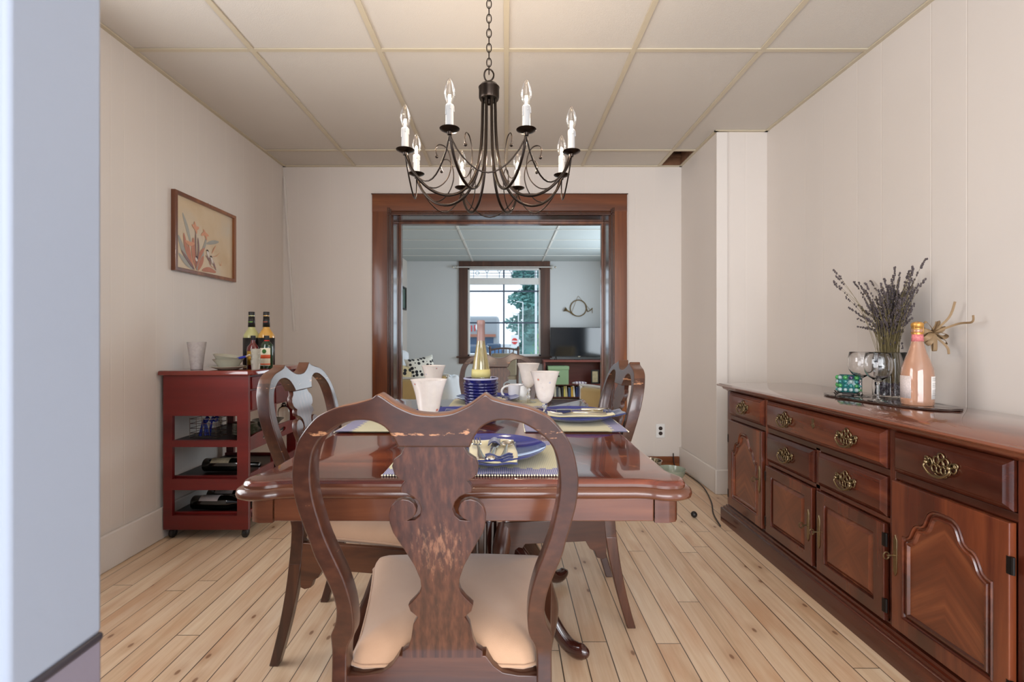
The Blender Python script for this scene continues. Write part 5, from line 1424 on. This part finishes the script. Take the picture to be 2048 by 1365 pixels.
for sx in (-1, 1):
    G().tube([(sx * .40, .01, .055), (sx * .44, -.09, .004)], .006, 6).tube([(sx * .40, .01, .055), (sx * .38, .09, .004)], .006, 6).build('foot', M['blackm'], tv)
o = G().bb(-.06, .06, -.015, .015, 0, .014).build('remote_control', M['rubber'], None, (1.22, 8.12, .665), bevel=.003)
tag(o, 'black remote control on the stand in front of the television', 'remote')
gb = empty('storage_box', (.875, 8.13, .256), 'sage green lidded storage box on the stand shelf', 'box')
sage = flat('sage_fabric', rgb(130, 156, 120), .8)
G().bb(-.17, .17, -.15, .15, 0, .26).build('body', sage, gb, bevel=.004)
G().bb(-.178, .178, -.158, .158, .25, .31).build('lid', sage, gb, bevel=.006)
G().bb(-.02, .02, -.156, -.148, .13, .155).build('label_holder', M['blackm'], gb)
pf = empty('photo_frame', (1.52, 8.15, .256), 'small black framed photo standing on the right of the stand shelf', 'photo frame')
vs, fs = filled([[(-.07, 0), (.07, 0), (.07, .24), (-.07, .24)], [(-.048, .025), (.048, .025), (.048, .215), (-.048, .215)]], .02, .002)
G().add([Vector((v[0], v[2], v[1])) for v in vs], fs).build('frame', M['rubber'], pf)
G().bb(-.05, .05, .0, .006, .022, .218).build('photo', flat('faded_photo', rgb(190, 176, 140), .4, var=.5, scale=18), pf)
o = G().ball((0, 0, .027), .027, 12, (4.6, 2.2, 1)).build('candy_cushion', flat('purple_white_check', rgb(208, 200, 206), .7, var=.2), None, (1.23, 8.0, .256), ang=80)
tag(o, 'small flat purple and white striped pouch on the stand shelf', 'pouch')
g = G()
for x in (-.075, -.025, .025, .075):
    rr = .0275 * math.sqrt(max(0, 1 - (x / .125) ** 2)) * 1.02
    g.tube([(x, rr * 2.2 * math.cos(t), .027 + rr * math.sin(t)) for t in [2 * PI * i / 16 for i in range(16)]], .006, 6, closed=True)
g.build('stripes', flat('purple_band', rgb(96, 44, 96), .7), o)
# books on the bottom shelf
random.seed(12)
bc = [(60, 58, 62), (206, 200, 186), (40, 40, 48), (196, 190, 170), (70, 76, 84), (150, 150, 140), (44, 44, 46), (206, 190, 96), (190, 176, 130), (60, 80, 120), (204, 160, 60), (230, 226, 214), (40, 56, 104), (60, 62, 90), (210, 180, 60), (90, 120, 90), (150, 46, 50), (46, 60, 110)]
nm = ['charcoal', 'ivory', 'black', 'cream', 'slate grey', 'stone grey', 'dark grey', 'yellow-spined', 'beige', 'blue', 'ochre', 'white', 'navy', 'indigo', 'mustard', 'green', 'dark red', 'royal blue']
x = .70
for i, c in enumerate(bc):
    wd = random.uniform(.026, .044); h = random.uniform(.15, .185) if i not in (14, 15) else .10
    o = empty('book', (x + wd / 2, 8.06, .0405), 'upright %s book on the bottom shelf of the television stand' % nm[i], 'book', 'books on the television stand')
    lean = math.radians(random.choice((0, 0, 3, 6))) if 3 < i < 14 else 0
    o.rotation_euler = (0, -lean, 0)
    G().bb(-wd / 2, wd / 2, 0, .13, 0, h).build('cover', flat('book_cover_%s' % nm[i].replace(' ', '_').replace('-', '_'), rgb(*c), .5, var=.15, scale=50), o, bevel=.001)
    G().bb(-wd / 2 + .003, wd / 2 - .003, .005, .128, h - .002, h + .0008).build('pages', M['label_cream'], o)
    x += wd + .004 + (h * math.sin(lean) * .4)
# hunting horn
hn = empty('hunting_horn', (1.30, YF - .02, 1.58), 'coiled brass hunting horn hung on the far wall above the television', 'horn')
pts = [(-.25, 0, -.03)] + [(-.17, 0, -.06), (-.10, 0, -.115)] + [(.145 * math.cos(t), -.006 + .001 * t, .145 * math.sin(t)) for t in [math.radians(-110 + 15 * i) for i in range(34)]] + [(.17, 0, -.065), (.255, 0, -.0)]
hm = flat('aged_brass', rgb(120, 100, 66), .4, metal=.7)
pts = smooth([Vector(p) for p in pts], 2)
G().tube(pts, .0085, 8).build('tubing', hm, hn, ang=80)
G().tube([(-.155, 0, -.07), (-.20, 0, -.045), (-.225, 0, -.032), (-.250, -.0, -.02)], [.010, .015, .026, .045], 14).build('bell', hm, hn, ang=60)
G().tube([(-.12, 0, -.08), (-.01, .006, .215), (.0, .006, .22), (.21, 0, -.03)], .003, 5).tube([(.25, 0, 0), (.252, 0, -.09)], .004, 5).build('cord', flat('braided_cord', rgb(150, 130, 96), .8), hn)
# little picture on the left wall of the living room
o = empty('small_picture', (XL + .001, 8.25, 1.73), 'small dark framed picture seen edge-on on the living room left wall', 'picture')
vs, fs = filled([[(-.17, -.2), (.17, -.2), (.17, .2), (-.17, .2)], [(-.14, -.17), (.14, -.17), (.14, .17), (-.14, .17)]], .03, .003)
G().add([Vector((v[2] + .015, v[0], v[1])) for v in vs], fs).build('frame', M['rubber'], o)
G().bb(.004, .01, -.15, .15, -.18, .18).build('print', flat('dim_print', rgb(96, 120, 110), .3, var=.3), o)

def rounded(g, x0, x1, y0, y1, z0, z1): return g.bb(x0, x1, y0, y1, z0, z1)
def drape(fn, n1=24, n2=24): return G().grid(n1, n2, fn)
def armchair(label, loc, rotz):
    t = empty('armchair', loc, label, 'armchair', 'honey upholstered armchairs in the living room', rotz)
    # local: +y is the front
    G().bb(-.26, .26, -.25, .33, .20, .40).build('seat', M['cane'], t, bevel=.05, seg=4)
    G().box((0, -.30, .58), (.54, .14, .52), Matrix.Rotation(math.radians(12), 3, 'X')).build('backrest', M['cane'], t, bevel=.05, seg=4)
    for sx in (-1, 1):
        G().bb(sx * .325 - .045, sx * .325 + .045, -.30, .36, .12, .53).build('arm', M['cane'], t, bevel=.035, seg=4)
        G().tube(smooth([(sx * .325, .37, .10), (sx * .325, .375, .50), (sx * .325, .33, .545), (sx * .325, -.28, .56), (sx * .325, -.33, .80)], 4), .014, 8).build('arm_rail', M['whitew'], t, ang=80)
        for y in (-.28, .32): G().tube([(sx * .30, y, .14), (sx * .30, y, 0)], [.022, .014], 8).build('leg', M['whitew'], t)
    return t
armchair('honey armchair at the left of the living room, draped with a white throw', (-1.25, 6.22, 0), math.radians(-109))
armchair('honey armchair seen from its side at the right edge of the doorway', (1.275, 4.92, 0), math.radians(37))
# throws over the left chair, and heaped beside it
def thr(u, v):
    x = -.30 + u * .60
    n = noise.noise(Vector((u * 3.2, v * 3.2, 0))) * .035
    if v < .5: z = .48 + v / .5 * .39; y = -.16 - (v / .5) * .09
    else: z = .87 - (v - .5) / .5 * .40; y = -.45 - (v - .5) * .10
    return Vector((x, y + n, z + .6 * n + .02 * math.sin(u * 9)))
o = drape(thr).build('white_throw', M['throw'], None, (-1.25, 6.22, 0), math.radians(-109), ang=80, solid=.012, sub=1)
tag(o, 'crumpled white throw over the back of the left armchair', 'throw')
ot = empty('footstool', (-.80, 6.62, 0), 'low stool beside the left armchair beneath a white cloth', 'footstool')
G().bb(-.16, .16, -.2, .2, .30, .40).build('seat', M['cane'], ot, bevel=.03)
for sx in (-1, 1):
    for sy in (-1, 1): G().tube([(sx * .13, sy * .16, 0), (sx * .13, sy * .16, .3)], .015, 8).build('leg', M['whitew'], ot)
def heap(u, v):
    a = u * 2 * PI; r = v * (.36 + .03 * math.sin(5 * a))
    zz = .50 if r < .24 else .50 - (r - .24) * 3.2
    n = noise.noise(Vector((math.cos(a) * 1.6, math.sin(a) * 1.6, v * 3))) * .07
    return Vector((r * math.cos(a) * .85, r * math.sin(a) * .95, max(.05, zz + n)))
o = drape(heap, 40, 20).build('white_cloth', M['throw'], None, (-.80, 6.62, 0), ang=80, sub=1)
tag(o, 'heaped white cloth draped over the low stool', 'cloth')
# white bentwood side rail chair arm visible behind goblet
# dotted cushions
def dots_mat(name, base_c, sc_):
    k = N(name)
    vo = k.a('ShaderNodeTexVoronoi', {'Vector': k.map(k.obj(), scale=(1, .001, 1)), 'Scale': sc_, 'Randomness': .45})
    f = k.math('LESS_THAN', vo.outputs['Distance'], .40)
    k.set('Base Color', k.mix(f, base_c, rgb(30, 30, 36))); k.set('Roughness', .9)
    return k.m
def cushion(label, loc, rot, s, m):
    def fn(sign):
        def f(u, v):
            a, b = u * 2 - 1, v * 2 - 1
            pin = 1 - .10 * (1 - abs(a)) * 0 - .08 * (1 - a * a) * abs(b) ** 3
            pin2 = 1 - .08 * (1 - b * b) * abs(a) ** 3
            return Vector((a * s * pin2, sign * .075 * (max(0, (1 - a ** 4) * (1 - b ** 4))) ** .6, b * s * pin))
        return f
    o = G().grid(20, 20, fn(1)).grid(20, 20, fn(-1)).build('cushion', m, None, loc, rot=rot, ang=80)
    tag(o, label, 'cushion', 'spotted cushions on the left armchair'); return o
cushion('white cushion with black spots leaning upright on the left armchair', (-1.10, 6.16, .60), (math.radians(-12), math.radians(-8), math.radians(34)), .20, dots_mat('spots_white', rgb(226, 224, 214), 19))
cushion('beige spotted cushion at the far left edge of the doorway', (-1.33, 6.03, .56), (math.radians(-14), math.radians(12), math.radians(24)), .15, dots_mat('spots_beige', rgb(206, 190, 150), 17))

# ================================================================== OUTDOORS
structure(G().bb(-60, 60, 9.5, 140, -.95, -.85).build('ground', flat('pale_asphalt', rgb(170, 174, 178), .9, var=.15, scale=.5)))
def tree(name, label, x, y, z0, h, r, col, seed, n=5200):
    random.seed(seed)
    t = empty(name, (x, y, z0), label, 'tree')
    G().tube([(0, 0, 0), (0, 0, h * .5), (.1, 0, h * .9)], [r * .08, r * .06, r * .02], 8).build('trunk', flat('bark_' + str(seed), rgb(120, 106, 92), .9), t)
    g = G()
    for i in range(n):
        v = random.random() ** .8
        a = random.uniform(0, 2 * PI)
        env = r * (1.0 - .75 * v ** 1.5) * (.75 + .25 * math.sin(v * 40 + a * 2)) * (.35 + .65 * min(1, v * 6 + .3))
        rr = env * random.uniform(.55, 1.0)
        c = Vector((rr * math.cos(a), rr * math.sin(a), h * (.06 + .94 * v)))
        s = random.uniform(.12, .26) * r * .34
        d1 = Vector((random.gauss(0, 1), random.gauss(0, 1), random.gauss(0, .6))).normalized(); d2 = d1.orthogonal().normalized()
        g.add([c - d1 * s, c - d2 * s * .5, c + d1 * s, c + d2 * s * .5], [(0, 1, 2, 3)])
    for k in range(12):
        v = k / 11
        g.ball((0, 0, h * (.08 + .86 * v)), r * (1.0 - .75 * v ** 1.5) * .50, 8, (1, 1, .8))
    g.build('foliage', flat('foliage_' + str(seed), col, .8, var=.35, scale=3), t, ang=80)
tree('conifer', 'tall dark conifer rising at the right of the living room window view', 2.30, 34, -.9, 12.0, 2.7, rgb(104, 152, 146), 31, 12000)
tree('leafy_shrub', 'bright green leafy tree low in the right corner of the window view', 2.05, 25, -.9, 2.9, .95, rgb(128, 176, 104), 32, 1500)
t = empty('roadside_store', (-3.4, 62, -.85), 'grey flat store building with a rounded facade beyond the window', 'building')
G().bb(-2.4, 2.4, 0, 6, 0, 4.7).build('wall', flat('store_grey', rgb(160, 164, 168), .7), t, bevel=.3)
G().bb(-2.5, 2.0, -.6, 0, 2.0, 2.35).build('awning', flat('store_awning', rgb(168, 112, 92), .7), t)
G().bb(-2.0, 1.7, -.05, 0, .2, 1.9).build('shop_window', flat('store_glass', rgb(70, 90, 116), .2), t)
G().lathe([(0, 0), (.55, 0), (.55, .1), (0, .1)], 24, (-.1, -.02, 3.3), Matrix.Rotation(PI / 2, 3, 'X')).build('round_sign', M['white'], t)
for k in range(4):
    G().box((-2.0 + k * .42, -.05, 3.1 + .05 * (k % 2)), (.12, .08, .8)).build('sign_letter', M['red'], t)
st = empty('road_sign', (.48, 28, -.85), 'white board with a red octagon sign in the window view', 'sign')
G().tube([(0, 0, 0), (0, 0, 1.4)], .025, 8).build('post', M['silver'], st)
G().bb(-.22, .22, -.02, 0, 1.30, 2.06).build('board', M['white'], st)
vs, fs = filled([[(.18 * math.cos(math.radians(22.5 + 45 * i)), 1.69 + .20 * math.sin(math.radians(22.5 + 45 * i))) for i in range(8)]], .02, 0)
G().add([Vector((v[0], -.035 + v[2], v[1])) for v in vs], fs).build('octagon', M['red'], st)
G().bb(-.17, .17, -.055, -.045, 1.655, 1.72).build('bar', M['white'], st)
for k, (x, h, lb) in enumerate(((.73, 7.0, 'grey lamp post with short arm, left one before the conifer'), (1.0, 9.6, 'taller grey lamp post before the conifer, right of the other'))):
    p = empty('street_lamp', (x, 29, -.85), lb, 'street lamp', 'street lamps outside')
    hh = (3.35, 4.05)[k]
    G().tube([(0, 0, 0), (0, 0, hh)], .032, 8).tube([(0, 0, hh), (-.30, 0, hh + .05)], .025, 6).build('pole', M['whitew'], p)
    G().bb(-.42, -.25, -.06, .06, hh + .02, hh + .07).build('lamp_head', M['whitew'], p)
o = G().tube([(1.37, 22, -.85), (1.36, 22, 8)], .055, 8).build('utility_pole', M['whitew'])
tag(o, 'tall white utility pole at the right side of the window view', 'pole')
random.seed(15)
g = G()
for i in range(12):
    for j in range(3):
        g.box((.75 + i * .16 + random.uniform(-.02, .02), 21, -.75 + j * .18 + (.1 if i < 4 else 0)), (.15, .3, .17))
o = g.build('stone_wall', flat('pale_stone', rgb(176, 172, 178), .9, var=.4, scale=5))
tag(o, 'low pale stone wall beyond the right of the window', 'wall')
for k, (x, y, c, lb) in enumerate(((-2.9, 38, (200, 60, 60), 'red parked car in front of the store'), (-1.15, 44, (86, 120, 160), 'blue parked car right of the store'), (-1.9, 33, (226, 230, 236), 'white parked car low in the window view'))):
    t = empty('parked_car', (x, y, -.85), lb, 'car', 'cars outside the window')
    G().bb(-.85, .85, -.9, .9, .25, .85).build('body', flat('car_paint_%d' % k, rgb(*c), .3, coat=1), t, bevel=.1, seg=3)
    G().bb(-.65, .65, -.6, .6, .85, 1.35).build('cabin', flat('car_glass_%d' % k, rgb(80, 96, 116), .1), t, bevel=.12, seg=3)
    for sx in (-1, 1):
        G().lathe([(0, -.1), (.3, -.1), (.3, .1), (0, .1)], 16, (sx * .75, -.55, .3), Matrix.Rotation(PI / 2, 3, 'Y')).build('wheel', M['rubber'], t)
